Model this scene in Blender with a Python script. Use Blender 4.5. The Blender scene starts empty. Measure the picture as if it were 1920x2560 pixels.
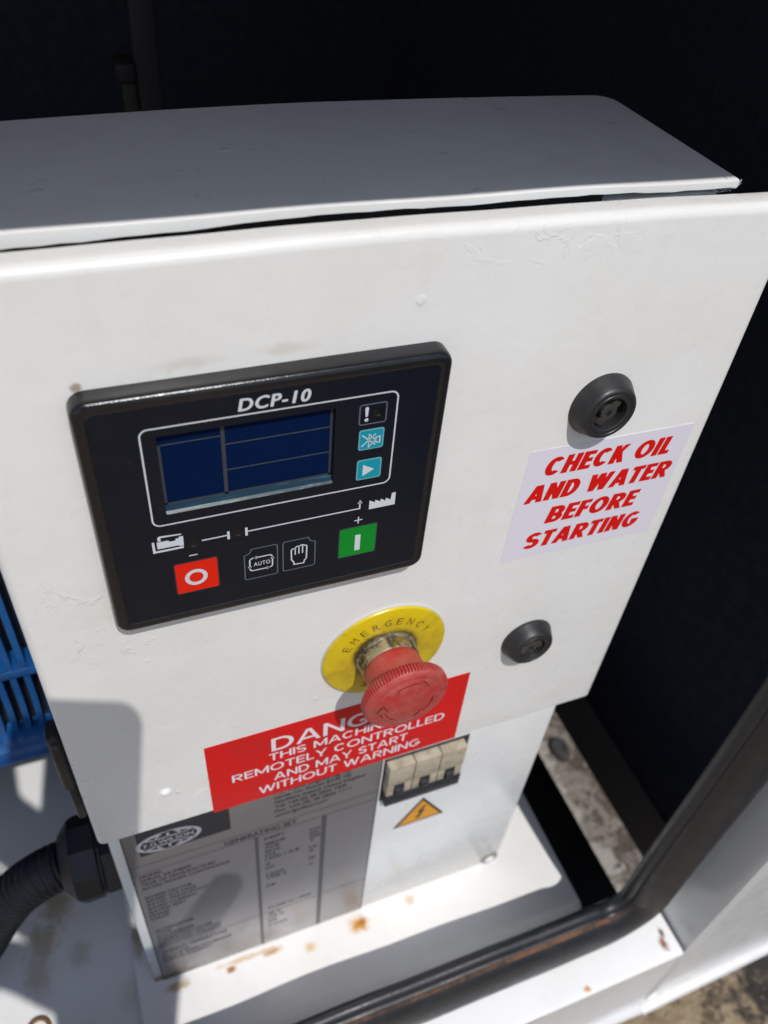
import bpy, bmesh, math, random
from mathutils import Vector, Matrix
from mathutils.geometry import tessellate_polygon

random.seed(7)
scene = bpy.context.scene
COL = scene.collection
PI = math.pi

# ------------------------------------------------------------------ camera
CAM_C = Vector((-0.0493, -0.2060, 0.1854))
RIGHT = Vector((0.9306681, -0.35734152, 0.07851063))
UP = Vector((0.19226654, 0.66025421, 0.72601512))
FWD = Vector((0.31127232, 0.66058415, -0.68318235))
cam_d = bpy.data.cameras.new('camera')
cam = bpy.data.objects.new('camera', cam_d)
COL.objects.link(cam)
m3 = Matrix((RIGHT, UP, -FWD)).transposed()
cam.matrix_world = Matrix.Translation(CAM_C) @ m3.to_4x4()
cam_d.sensor_fit = 'VERTICAL'
cam_d.sensor_height = 36.0
cam_d.sensor_width = 27.0
cam_d.lens = 2037.35 / 2560 * 36.0
cam_d.clip_start = 0.002
cam_d.clip_end = 2000
cam_d.dof.use_dof = True
cam_d.dof.focus_distance = 0.305
cam_d.dof.aperture_fstop = 11.0
scene.camera = cam

# ------------------------------------------------------------------ light
SUN_TO = Vector((0.08, -1.0, 1.57)).normalized()      # towards the sun
sun_el = math.asin(SUN_TO.z)
world = bpy.data.worlds.new('World')
scene.world = world
world.use_nodes = True
wn = world.node_tree
bg = wn.nodes['Background']
sky = wn.nodes.new('ShaderNodeTexSky')
sky.sky_type = 'NISHITA'
sky.sun_disc = False
sky.sun_elevation = sun_el
sky.sun_rotation = math.atan2(SUN_TO.x, SUN_TO.y)
wn.links.new(sky.outputs[0], bg.inputs[0])
bg.inputs[1].default_value = 0.110
sun_d = bpy.data.lights.new('sun', 'SUN')
sun_d.energy = 3.05
sun_d.angle = math.radians(0.53)
sun_d.color = (1.0, 0.965, 0.925)
sun = bpy.data.objects.new('sun', sun_d)
COL.objects.link(sun)
sun.location = SUN_TO * 3
sun.rotation_euler = SUN_TO.to_track_quat('Z', 'Y').to_euler()
scene.view_settings.view_transform = 'Standard'
scene.view_settings.look = 'None'
scene.view_settings.gamma = 1.0
scene.view_settings.use_curve_mapping = False
scene.view_settings.exposure = 0.0
scene.render.engine = 'CYCLES'
scene.cycles.use_denoising = True
scene.cycles.max_bounces = 8

# ------------------------------------------------------------------ materials
def pmat(name, col, rough=0.5, metal=0.0, spec=0.5, coat=0.0):
    m = bpy.data.materials.new(name)
    m.use_nodes = True
    b = m.node_tree.nodes['Principled BSDF']
    b.inputs['Base Color'].default_value = (*col, 1)
    b.inputs['Roughness'].default_value = rough
    b.inputs['Metallic'].default_value = metal
    b.inputs['Specular IOR Level'].default_value = spec
    if coat:
        b.inputs['Coat Weight'].default_value = coat
        b.inputs['Coat Roughness'].default_value = 0.12
    return m

class NT:
    """small node helper"""
    def __init__(s, m):
        s.m = m; s.t = m.node_tree; s.n = s.t.nodes; s.l = s.t.links
        s.b = s.n['Principled BSDF']
        s.tc = s.n.new('ShaderNodeTexCoord')
        s.co = s.tc.outputs['Object']
    def noise(s, scale, detail=3, rough=0.5, co=None, out=0, dist=0.0):
        n = s.n.new('ShaderNodeTexNoise')
        n.inputs['Scale'].default_value = scale
        n.inputs['Detail'].default_value = detail
        n.inputs['Roughness'].default_value = rough
        n.inputs['Distortion'].default_value = dist
        s.l.new(co or s.co, n.inputs['Vector'])
        return n.outputs[out]
    def voro(s, scale, co=None, out='Distance', rnd=1.0):
        n = s.n.new('ShaderNodeTexVoronoi')
        n.inputs['Scale'].default_value = scale
        n.inputs['Randomness'].default_value = rnd
        s.l.new(co or s.co, n.inputs['Vector'])
        return n.outputs[out]
    def stretch(s, v):
        n = s.n.new('ShaderNodeMapping')
        n.inputs['Scale'].default_value = v
        s.l.new(s.co, n.inputs['Vector'])
        return n.outputs[0]
    def ramp(s, a, lo, hi, t0=0.0, t1=1.0, smooth=True):
        n = s.n.new('ShaderNodeMapRange')
        n.interpolation_type = 'SMOOTHSTEP' if smooth else 'LINEAR'
        n.inputs['From Min'].default_value = lo
        n.inputs['From Max'].default_value = hi
        n.inputs['To Min'].default_value = t0
        n.inputs['To Max'].default_value = t1
        s.l.new(a, n.inputs['Value'])
        return n.outputs[0]
    def op(s, o, a, b=None):
        n = s.n.new('ShaderNodeMath'); n.operation = o
        for i, v in enumerate((a, b)):
            if v is None: continue
            if isinstance(v, (int, float)): n.inputs[i].default_value = v
            else: s.l.new(v, n.inputs[i])
        return n.outputs[0]
    def mix(s, f, a, b):
        n = s.n.new('ShaderNodeMix'); n.data_type = 'RGBA'
        if isinstance(f, (int, float)): n.inputs[0].default_value = f
        else: s.l.new(f, n.inputs[0])
        for i, v in ((6, a), (7, b)):
            if isinstance(v, tuple): n.inputs[i].default_value = (*v, 1)
            else: s.l.new(v, n.inputs[i])
        return n.outputs[2]
    def dist(s, p, sc=(1, 1, 1)):
        n = s.n.new('ShaderNodeVectorMath'); n.operation = 'SUBTRACT'
        s.l.new(s.co, n.inputs[0]); n.inputs[1].default_value = p
        k = s.n.new('ShaderNodeVectorMath'); k.operation = 'MULTIPLY'
        s.l.new(n.outputs[0], k.inputs[0]); k.inputs[1].default_value = sc
        q = s.n.new('ShaderNodeVectorMath'); q.operation = 'LENGTH'
        s.l.new(k.outputs[0], q.inputs[0])
        return q.outputs['Value']
    def color(s, c): s.l.new(c, s.b.inputs['Base Color'])
    def rough(s, r): s.l.new(r, s.b.inputs['Roughness'])
    def bump(s, hs, strength=1.0):
        """hs: list of (socket, distance in metres)"""
        prev = None
        for h, d in hs:
            n = s.n.new('ShaderNodeBump')
            n.inputs['Strength'].default_value = strength
            n.inputs['Distance'].default_value = d
            s.l.new(h, n.inputs['Height'])
            if prev: s.l.new(prev, n.inputs['Normal'])
            prev = n.outputs[0]
        s.l.new(prev, s.b.inputs['Normal'])

def white_paint(name, base=(0.80, 0.80, 0.785), rough=0.28, spots=(), rough_zone=None, grime=0.35):
    m = pmat(name, base, rough)
    t = NT(m)
    big = t.noise(14, 4, 0.6)
    fine = t.noise(420, 2, 0.5)
    mid = t.noise(90, 3, 0.55)
    streak = t.noise(60, 4, 0.6, co=t.stretch((1.0, 1.0, 0.12)))
    col = t.mix(t.ramp(big, 0.35, 0.75), base, tuple(c * k for c, k in zip(base, (0.95, 0.945, 0.93))))
    gr = t.op('MULTIPLY', t.ramp(streak, 0.56, 0.78), grime * 0.18)
    col = t.mix(gr, col, (0.42, 0.37, 0.30))
    # sparse dark specks and chips
    vd = t.voro(70)
    vc = t.voro(70, out='Color')
    sep = t.n.new('ShaderNodeSeparateColor'); t.l.new(vc, sep.inputs[0])
    pick = t.ramp(sep.outputs[0], 0.90, 0.92, smooth=False)
    sp = t.op('MULTIPLY', t.ramp(vd, 0.045, 0.015), pick)
    col = t.mix(t.op('MULTIPLY', sp, 0.5), col, (0.10, 0.09, 0.08))
    for (p, r, c, sc) in spots:
        d = t.dist(p, sc)
        n = t.noise(180, 4, 0.65)
        dd = t.op('ADD', d, t.op('MULTIPLY', t.op('SUBTRACT', n, 0.5), r * 1.3))
        col = t.mix(t.ramp(dd, r, r * 0.15), col, c)
    t.color(col)
    t.rough(t.ramp(mid, 0.3, 0.7, rough * 0.85, rough * 1.25))
    hs = [(big, 0.0010), (mid, 0.00012), (fine, 0.00002)]
    ridge = t.noise(38, 5, 0.7, dist=1.5)
    hs.append((t.ramp(ridge, 0.66, 0.69), 0.00003))
    nd = t.voro(46); nc = t.voro(46, out='Color')
    sp2 = t.n.new('ShaderNodeSeparateColor'); t.l.new(nc, sp2.inputs[0])
    nick = t.op('MULTIPLY', t.ramp(t.op('ADD', nd, t.op('MULTIPLY', t.op('SUBTRACT', t.noise(300, 3), 0.5), 0.12)), 0.11, 0.05), t.ramp(sp2.outputs[1], 0.80, 0.82, smooth=False))
    hs.append((nick, 0.00022))
    hs.append((t.noise(900, 2, 0.5), 0.000016))
    if rough_zone:
        for (p, r, sc) in rough_zone:
            z = t.ramp(t.dist(p, sc), r, r * 0.2)
            k = t.noise(75, 6, 0.62, dist=0.9)
            f = t.noise(420, 3, 0.6, dist=0.6)
            hs.append((t.op('MULTIPLY', z, t.ramp(k, 0.56, 0.60)), 0.00010))
            hs.append((t.op('MULTIPLY', z, f), 0.00009))
    t.bump(hs, 0.9)
    return m

RUST = (0.42, 0.15, 0.025)
RUST2 = (0.30, 0.14, 0.05)
M = {}
M['door'] = white_paint('door_white_paint', rough=0.30,
    spots=[((-0.052, 0, 0.047), 0.0022, (0.40, 0.33, 0.25), (1, 0, 1)),
           ((-0.02, 0, 0.050), 0.0035, (0.70, 0.67, 0.62), (0.25, 0, 1.2)),
           ((0.01, 0, 0.0505), 0.0035, (0.70, 0.67, 0.62), (0.25, 0, 1.2))],
    rough_zone=[((-0.066, 0, -0.045), 0.034, (1, 0, 0.8)), ((-0.05, 0, -0.068), 0.02, (0.6, 0, 1.4)),
                ((0.10, 0, 0.078), 0.05, (0.8, 0, 4))])
M['cover'] = white_paint('cover_white_paint', rough=0.32)
M['body'] = white_paint('cabinet_white_paint', base=(0.82, 0.83, 0.835), rough=0.22,
    spots=[((-0.078, 0.018, -0.474), 0.012, RUST2, (0.5, 1, 1.4)), ((0.0, 0.018, -0.479), 0.006, RUST2, (0.25, 1, 1))])
M['shelf'] = white_paint('plinth_white_paint', base=(0.88, 0.88, 0.87), rough=0.22, spots=[
    ((0.068, 0.0075, -0.48), 0.0085, (0.66, 0.36, 0.08), (0.7, 1, 1)),
    ((0.070, 0.008, -0.48), 0.0045, (0.45, 0.17, 0.02), (0.6, 1, 1)),
    ((0.028, 0.004, -0.48), 0.0055, (0.72, 0.52, 0.26), (0.8, 1, 1)),
    ((0.000, 0.011, -0.48), 0.0038, (0.54, 0.32, 0.14), (0.35, 1, 1)),
    ((-0.032, 0.009, -0.48), 0.0035, (0.40, 0.17, 0.05), (0.7, 1, 1)),
    ((-0.070, 0.011, -0.48), 0.0055, (0.52, 0.40, 0.26), (0.45, 1, 1)),
    ((-0.020, 0.013, -0.48), 0.0030, (0.70, 0.56, 0.40), (0.10, 1, 1)),
    ((-0.092, 0.055, -0.48), 0.010, (0.45, 0.38, 0.28), (1, 0.4, 1)),
    ((0.112, 0.012, -0.48), 0.006, (0.72, 0.58, 0.45), (1, 1, 1))])
M['floor_white'] = white_paint('floor_white_paint', base=(0.74, 0.75, 0.75), rough=0.35, grime=1.0, spots=[
    ((-0.148, 0.105, -0.49), 0.017, (0.42, 0.37, 0.25), (1, 0.6, 1)),
    ((-0.160, 0.078, -0.49), 0.015, (0.48, 0.43, 0.33), (1, 0.7, 1)),
    ((-0.165, 0.055, -0.49), 0.014, (0.54, 0.50, 0.43), (1, 0.6, 1)),
    ((-0.135, 0.06, -0.49), 0.012, (0.58, 0.56, 0.52), (1, 0.8, 1)),
    ((-0.105, 0.02, -0.49), 0.010, (0.62, 0.60, 0.57), (1, 0.6, 1))])
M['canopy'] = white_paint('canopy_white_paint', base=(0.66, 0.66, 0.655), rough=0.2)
M['ledge'] = white_paint('ledge_brightened_paint', base=(0.86, 0.86, 0.85), rough=0.2, spots=[  # canopy paint again, lightened so the ledge reads as sunlit
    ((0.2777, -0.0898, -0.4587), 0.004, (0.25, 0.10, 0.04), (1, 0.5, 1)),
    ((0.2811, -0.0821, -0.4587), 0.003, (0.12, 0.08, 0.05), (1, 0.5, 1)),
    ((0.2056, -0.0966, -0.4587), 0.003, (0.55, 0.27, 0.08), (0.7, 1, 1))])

def black_plastic(name, col=(0.018, 0.018, 0.02), rough=0.42, grain=0.00006, gs=1800, dust=0.25, spec=0.5):
    m = pmat(name, col, rough, spec=spec)
    t = NT(m)
    g = t.noise(gs, 2, 0.6)
    d = t.noise(70, 5, 0.65)
    c = t.mix(t.op('MULTIPLY', t.ramp(d, 0.5, 0.8), dust), col, (0.16, 0.15, 0.14))
    vd = t.voro(170); vc = t.voro(170, out='Color')
    sep = t.n.new('ShaderNodeSeparateColor'); t.l.new(vc, sep.inputs[0])
    sp = t.op('MULTIPLY', t.ramp(vd, 0.07, 0.03), t.ramp(sep.outputs[0], 0.88, 0.9, smooth=False))
    c = t.mix(t.op('MULTIPLY', sp, dust * 2), c, (0.5, 0.5, 0.5))
    t.color(c)
    t.rough(t.ramp(d, 0.3, 0.75, rough * 0.85, rough * 1.3))
    t.bump([(g, grain)])
    return m
M['bezel'] = black_plastic('bezel_textured_black', col=(0.0095, 0.0098, 0.0115), rough=0.19, grain=0.00004, gs=2600, dust=0.04)
M['membrane'] = black_plastic('membrane_black', col=(0.0038, 0.0064, 0.0135), rough=0.30, grain=0.000008, gs=1500, dust=0.02, spec=0.30)
M['lock'] = black_plastic('lock_black_plastic', col=(0.022, 0.022, 0.024), rough=0.42, grain=0.00006, gs=1500, dust=0.18)
M['rubber'] = black_plastic('rubber_black', col=(0.013, 0.0145, 0.018), rough=0.42, grain=0.00015, gs=300, dust=0.10)
M['gland'] = black_plastic('gland_black', col=(0.010, 0.011, 0.014), rough=0.5, gs=900, dust=0.10)
M['black_steel'] = black_plastic('black_steel', col=(0.006, 0.006, 0.007), rough=0.6, gs=600, dust=0.03)
M['brown_steel'] = black_plastic('brown_black_steel', col=(0.13, 0.115, 0.115), rough=0.6, gs=600, dust=0.08)
M['foam'] = black_plastic('dark_acoustic_foam', col=(0.026, 0.030, 0.048), rough=0.9, grain=0.0008, gs=220, dust=0.0)
M['lock_dirt'] = black_plastic('lock_dirt', col=(0.035, 0.032, 0.028), rough=0.8, grain=0.0003, gs=900, dust=0.7)
M['ink_white'] = pmat('print_light_grey', (0.62, 0.65, 0.70), 0.4)
M['ink_grey'] = pmat('print_slate_grey', (0.10, 0.13, 0.17), 0.4)
M['ink_dark'] = pmat('print_dark', (0.014, 0.014, 0.02), 0.5)
M['ink_red'] = pmat('print_red', (0.66, 0.008, 0.006), 0.45, spec=0.2)
M['ink_label_white'] = pmat('print_white', (0.78, 0.72, 0.78), 0.4)
M['btn_red'] = pmat('button_red', (0.72, 0.016, 0.004), 0.40, spec=0.2)
M['btn_red_rim'] = pmat('button_red_rim', (0.07, 0.02, 0.03), 0.4)
M['btn_green'] = pmat('button_green', (0.003, 0.24, 0.022), 0.40, spec=0.2)
M['btn_green_rim'] = pmat('button_green_rim', (0.03, 0.06, 0.06), 0.4)
M['btn_cyan'] = pmat('button_cyan', (0.006, 0.29, 0.38), 0.40, spec=0.2)
M['btn_cyan_rim'] = pmat('button_cyan_rim', (0.16, 0.40, 0.45), 0.4)
M['label_white'] = pmat('label_lilac_white', (0.74, 0.72, 0.80), 0.35)
M['lcd'] = pmat('lcd_navy', (0.0020, 0.0105, 0.050), 0.25, spec=0.03)
M['lcd_line'] = pmat('lcd_line', (0.036, 0.045, 0.056), 0.3)
M['lcd_line_thin'] = pmat('lcd_line_thin', (0.058, 0.064, 0.075), 0.3)
M['led'] = pmat('led_window', (0.004, 0.0045, 0.006), 0.15)
M['glint'] = pmat('led_painted_glint', (0.16, 0.15, 0.13), 0.4)  # painted highlight on the LED windows
M['tri_yellow'] = pmat('hazard_yellow', (0.75, 0.33, 0.015), 0.4)
M['aluminium_plain'] = pmat('plain_steel', (0.45, 0.45, 0.44), 0.35, 1.0)

def label_red():
    m = pmat('label_red', (0.58, 0.012, 0.012), 0.40, spec=0.18)
    t = NT(m); n = t.noise(25, 4, 0.6)
    t.color(t.mix(t.ramp(n, 0.35, 0.7), (0.63, 0.008, 0.008), (0.56, 0.012, 0.012)))
    t.bump([(t.noise(30, 2), 0.0004)])
    return m
M['label_red'] = label_red()

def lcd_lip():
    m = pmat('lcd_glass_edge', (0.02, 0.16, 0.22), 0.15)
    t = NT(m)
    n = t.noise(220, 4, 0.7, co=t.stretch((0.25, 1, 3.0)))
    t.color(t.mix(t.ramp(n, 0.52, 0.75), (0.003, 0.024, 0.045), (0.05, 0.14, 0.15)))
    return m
M['lcd_lip'] = lcd_lip()

def red_worn():
    m = pmat('worn_red_plastic', (0.55, 0.03, 0.03), 0.42)
    t = NT(m)
    a = t.noise(110, 5, 0.65); b = t.noise(700, 3, 0.6); c = t.noise(40, 3, 0.6)
    col = t.mix(t.ramp(a, 0.36, 0.72), (0.42, 0.024, 0.027), (0.46, 0.095, 0.078))
    col = t.mix(t.op('MULTIPLY', t.ramp(c, 0.46, 0.74), 0.6), col, (0.30, 0.10, 0.065))
    vd = t.voro(520); vc = t.voro(520, out='Color')
    sep = t.n.new('ShaderNodeSeparateColor'); t.l.new(vc, sep.inputs[0])
    sp = t.op('MULTIPLY', t.ramp(vd, 0.16, 0.06), t.ramp(sep.outputs[1], 0.80, 0.82, smooth=False))
    col = t.mix(t.op('MULTIPLY', sp, 0.75), col, (0.09, 0.03, 0.02))
    t.color(col)
    t.rough(t.ramp(a, 0.3, 0.7, 0.30, 0.55))
    t.bump([(b, 0.00005), (a, 0.0003)])
    return m
M['red_worn'] = red_worn()

def yellow_worn():
    m = pmat('worn_yellow_plastic', (0.60, 0.42, 0.01), 0.38)
    t = NT(m)
    a = t.noise(60, 5, 0.65); b = t.noise(900, 2)
    col = t.mix(t.ramp(a, 0.42, 0.75), (0.66, 0.49, 0.008), (0.42, 0.30, 0.018))
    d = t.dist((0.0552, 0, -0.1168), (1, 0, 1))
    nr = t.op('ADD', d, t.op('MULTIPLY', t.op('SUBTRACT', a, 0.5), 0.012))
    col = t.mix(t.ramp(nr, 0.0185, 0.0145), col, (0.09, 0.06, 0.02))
    vd = t.voro(330); vc = t.voro(330, out='Color')
    sep = t.n.new('ShaderNodeSeparateColor'); t.l.new(vc, sep.inputs[0])
    sp = t.op('MULTIPLY', t.ramp(vd, 0.15, 0.06), t.ramp(sep.outputs[2], 0.82, 0.84, smooth=False))
    col = t.mix(t.op('MULTIPLY', sp, 0.7), col, (0.12, 0.07, 0.01))
    t.color(col)
    t.rough(t.ramp(a, 0.3, 0.7, 0.28, 0.5))
    t.bump([(b, 0.00003), (a, 0.0003)])
    return m
M['yellow_worn'] = yellow_worn()
M['engraved'] = pmat('faded_engraving', (0.20, 0.13, 0.012), 0.5)

def collar_metal():
    m = pmat('tarnished_collar', (0.45, 0.40, 0.28), 0.42, 0.75)
    t = NT(m)
    a = t.noise(160, 5, 0.7); b = t.noise(60, 4, 0.6)
    col = t.mix(t.ramp(a, 0.40, 0.62), (0.50, 0.45, 0.33), (0.10, 0.085, 0.055))
    col = t.mix(t.ramp(b, 0.54, 0.66), col, (0.38, 0.27, 0.03))
    t.color(col)
    t.rough(t.ramp(a, 0.3, 0.7, 0.35, 0.7))
    t.bump([(a, 0.0004)])
    return m
M['collar'] = collar_metal()

def plate_metal():
    m = pmat('grey_rating_plate', (0.30, 0.29, 0.30), 0.40, 0.55)
    t = NT(m)
    a = t.noise(9, 4, 0.6); b = t.noise(500, 2)
    col = t.mix(t.ramp(a, 0.3, 0.7), (0.31, 0.295, 0.305), (0.27, 0.265, 0.275))
    d = t.op('ADD', t.dist((-0.070, 0.0178, -0.476), (0.5, 0, 1)), t.op('MULTIPLY', t.op('SUBTRACT', t.noise(120, 4, 0.7), 0.5), 0.03))
    col = t.mix(t.ramp(d, 0.013, 0.002), col, (0.10, 0.07, 0.05))
    d = t.op('ADD', t.dist((0.06, 0.0178, -0.482), (0.12, 0, 1)), t.op('MULTIPLY', t.op('SUBTRACT', t.noise(150, 4, 0.7), 0.5), 0.012))
    col = t.mix(t.ramp(d, 0.006, 0.001), col, (0.30, 0.20, 0.12))
    t.color(col)
    t.rough(t.ramp(a, 0.3, 0.7, 0.27, 0.38))
    t.bump([(b, 0.00002)])
    return m
M['plate'] = plate_metal()
M['plate_band'] = pmat('plate_grey_band', (0.085, 0.083, 0.09), 0.45, 0.3)
M['plate_logo'] = pmat('plate_logo_slate', (0.022, 0.024, 0.034), 0.4, 0.2)
M['plate_silver'] = pmat('plate_logo_silver', (0.55, 0.55, 0.62), 0.35, 0.5)

def beige():
    m = pmat('breaker_beige', (0.50, 0.43, 0.32), 0.55)
    t = NT(m); a = t.noise(130, 5, 0.65)
    t.color(t.mix(t.ramp(a, 0.4, 0.72), (0.44, 0.385, 0.295), (0.30, 0.245, 0.17)))
    t.bump([(t.noise(600, 2), 0.00006)])
    return m
M['beige'] = beige()
M['breaker_black'] = black_plastic('breaker_black', col=(0.02, 0.022, 0.028), rough=0.45, dust=0.2)

def blue_paint():
    m = pmat('alternator_blue_paint', (0.006, 0.075, 0.30), 0.35)
    t = NT(m); a = t.noise(45, 5, 0.65)
    t.color(t.mix(t.ramp(a, 0.42, 0.75), (0.003, 0.080, 0.27), (0.005, 0.045, 0.16)))
    t.bump([(t.noise(120, 3), 0.0003)])
    return m
M['blue'] = blue_paint()

def dirty_floor():
    m = pmat('dirty_painted_floor', (0.4, 0.36, 0.3), 0.8)
    t = NT(m)
    a = t.noise(22, 6, 0.68, dist=0.8); b = t.noise(90, 5, 0.7); c = t.noise(420, 3, 0.6)
    col = t.mix(t.ramp(a, 0.40, 0.60), (0.17, 0.125, 0.085), (0.36, 0.31, 0.26))
    col = t.mix(t.ramp(b, 0.52, 0.66), col, (0.12, 0.09, 0.065))
    w = t.noise(16, 5, 0.62, dist=1.6)
    col = t.mix(t.ramp(w, 0.53, 0.60), col, (0.66, 0.63, 0.58))
    sx = t.n.new('ShaderNodeSeparateXYZ'); t.l.new(t.co, sx.inputs[0])
    edge = t.op('ADD', sx.outputs[0], t.op('MULTIPLY', t.op('SUBTRACT', w, 0.5), 0.09))
    col = t.mix(t.ramp(edge, 0.298, 0.290), col, (0.60, 0.56, 0.50))
    col = t.mix(t.op('MULTIPLY', t.ramp(c, 0.55, 0.7), 0.4), col, (0.10, 0.085, 0.07))
    t.color(col)
    t.bump([(b, 0.003), (c, 0.0006)])
    return m
M['dirty_floor'] = dirty_floor()

def ground_mat():
    m = pmat('oily_dirt_ground', (0.2, 0.15, 0.1), 0.85)
    t = NT(m)
    a = t.noise(7, 6, 0.65, dist=0.6); b = t.noise(35, 6, 0.7); c = t.noise(160, 4, 0.65)
    col = t.mix(t.ramp(b, 0.40, 0.66), (0.50, 0.37, 0.22), (0.28, 0.19, 0.11))
    sx = t.n.new('ShaderNodeSeparateXYZ'); t.l.new(t.co, sx.inputs[0])
    oil = t.op('ADD', sx.outputs[0], t.op('MULTIPLY', t.op('SUBTRACT', b, 0.5), 0.5))
    fr = t.ramp(t.op('ADD', sx.outputs[1], t.op('MULTIPLY', t.op('SUBTRACT', a, 0.5), 0.2)), 0.05, -0.02)
    w = t.noise(24, 6, 0.66, dist=1.2)
    side = t.mix(t.ramp(w, 0.44, 0.56), (0.13, 0.095, 0.065), (0.33, 0.28, 0.225))
    e2 = t.op('ADD', sx.outputs[0], t.op('MULTIPLY', t.op('SUBTRACT', w, 0.5), 0.12))
    side = t.mix(t.ramp(e2, 0.472, 0.464), side, (0.52, 0.47, 0.40))
    side = t.mix(t.ramp(t.noise(70, 5, 0.7), 0.52, 0.66), side, (0.085, 0.065, 0.048))
    col = t.mix(t.op('MULTIPLY', t.op('MULTIPLY', t.ramp(oil, 0.47, 0.56), fr), 0.92), col, (0.035, 0.028, 0.024))
    col = t.mix(fr, side, col)
    col = t.mix(t.op('MULTIPLY', t.ramp(c, 0.6, 0.72), 0.55), col, (0.45, 0.40, 0.34))
    t.color(col)
    t.rough(t.ramp(b, 0.35, 0.65, 0.55, 0.95))
    t.bump([(b, 0.02), (c, 0.006)])
    return m
M['ground'] = ground_mat()
def rust_line():
    m = pmat('rust_line', (0.12, 0.05, 0.02), 0.8)
    t = NT(m)
    a = t.noise(28, 5, 0.7)
    t.color(t.mix(t.ramp(a, 0.40, 0.62), (0.030, 0.022, 0.018), (0.17, 0.07, 0.03)))
    return m
M['rust_line'] = rust_line()
M['skin'] = pmat('skin', (0.42, 0.22, 0.15), 0.5)
M['sleeve'] = pmat('dark_sleeve', (0.03, 0.035, 0.05), 0.9)
M['phone'] = pmat('phone_black', (0.012, 0.012, 0.014), 0.25)
M['phone_glass'] = pmat('phone_lens_glass', (0.005, 0.005, 0.008), 0.05)

# ------------------------------------------------------------------ object helpers
def thing(name, label, cat, loc=(0, 0, 0), group=None):
    o = bpy.data.objects.new(name, None)
    o.empty_display_size = 0.02
    o.location = loc
    COL.objects.link(o)
    o['label'] = label; o['category'] = cat
    if group: o['group'] = group
    return o

def tag(o, label, cat, group=None):
    o['label'] = label; o['category'] = cat
    if group: o['group'] = group
    return o

def wloc(o):
    v = Vector((0, 0, 0))
    while o is not None:
        if o.type == 'EMPTY': v += o.location
        o = o.parent
    return v

def link(name, me, mat, parent=None, label=None):
    o = bpy.data.objects.new(name, me)
    COL.objects.link(o)
    if mat is not None and not me.materials:
        for mm in (mat if isinstance(mat, (list, tuple)) else [mat]):
            me.materials.append(M[mm] if isinstance(mm, str) else mm)
    if parent is not None:
        o.parent = parent
        if parent.type == 'EMPTY':
            o.matrix_parent_inverse = Matrix.Translation(-wloc(parent))
    if label: o['label'] = label
    return o

def frombm(name, bm, mat, parent=None, smooth=None, label=None):
    bmesh.ops.recalc_face_normals(bm, faces=bm.faces)
    me = bpy.data.meshes.new(name)
    bm.to_mesh(me); bm.free()
    if smooth is not None:
        for p in me.polygons: p.use_smooth = True
        me.set_sharp_from_angle(angle=math.radians(smooth))
    return link(name, me, mat, parent, label)

def box(bm, x0, x1, y0, y1, z0, z1, bevel=0, seg=2, cuts=None):
    r = bmesh.ops.create_cube(bm, size=1)
    vs = r['verts']
    for v in vs:
        v.co = Vector(((x0 + x1) / 2 + v.co.x * (x1 - x0), (y0 + y1) / 2 + v.co.y * (y1 - y0), (z0 + z1) / 2 + v.co.z * (z1 - z0)))
    if bevel:
        es = list({e for v in vs for e in v.link_edges})
        bmesh.ops.bevel(bm, geom=es, offset=bevel, segments=seg, profile=0.5, affect='EDGES')

def mbox(name, d, mat, parent=None, bevel=0, seg=2, smooth=40, label=None):
    bm = bmesh.new()
    box(bm, *d, bevel=bevel, seg=seg)
    return frombm(name, bm, mat, parent, smooth, label)

def tri_fill(outer, holes=()):
    polys = [[Vector((p[0], p[1], 0)) for p in outer]] + [[Vector((p[0], p[1], 0)) for p in h] for h in holes]
    tris = tessellate_polygon(polys)
    pts = [p for pl in polys for p in pl]
    return pts, tris

MM = 0.001
def flat(name, shapes, y, mat, parent, thick=0.0, smooth=None, label=None, rot=None):
    """flat print in the x-z plane (mm), seen from -y. shapes: list of (outer, holes). thick in mm towards +y"""
    bm = bmesh.new()
    for sh in shapes:
        outer, holes = sh if (isinstance(sh, tuple) and len(sh) == 2 and isinstance(sh[1], list)) else (sh, [])
        pts, tris = tri_fill(outer, holes)
        loops = [outer] + list(holes)
        vs = [bm.verts.new((p.x * MM, y, p.y * MM)) for p in pts]
        for t in tris:
            try: bm.faces.new([vs[i] for i in t])
            except ValueError: pass
        if thick:
            vb = [bm.verts.new((p.x * MM, y + thick * MM, p.y * MM)) for p in pts]
            k = 0
            for lp in loops:
                n = len(lp)
                for i in range(n):
                    a, b = k + i, k + (i + 1) % n
                    bm.faces.new((vs[a], vs[b], vb[b], vb[a]))
                k += n
    if thick:
        o = frombm(name, bm, mat, parent, smooth, label)
    else:
        for f in bm.faces:
            f.normal_update()
            if f.normal.y > 0: f.normal_flip()
        me = bpy.data.meshes.new(name); bm.to_mesh(me); bm.free()
        o = link(name, me, mat, parent, label)
    if rot:
        (cx, cz), a = rot
        c = Vector((cx * MM, 0, cz * MM))
        o.data.transform(Matrix.Translation(c) @ Matrix.Rotation(-a, 4, 'Y') @ Matrix.Translation(-c))
    return o

def rrect(x0, x1, z0, z1, r, n=6):
    out = []
    for cx, cz, a0 in ((x1 - r, z1 - r, 0), (x0 + r, z1 - r, 90), (x0 + r, z0 + r, 180), (x1 - r, z0 + r, 270)):
        for i in range(n + 1):
            a = math.radians(a0 + 90 * i / n)
            out.append((cx + r * math.cos(a), cz + r * math.sin(a)))
    return out

def circ(cx, cz, r, n=40, rz=None):
    rz = rz or r
    return [(cx + r * math.cos(2 * PI * i / n), cz + rz * math.sin(2 * PI * i / n)) for i in range(n)]

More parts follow.
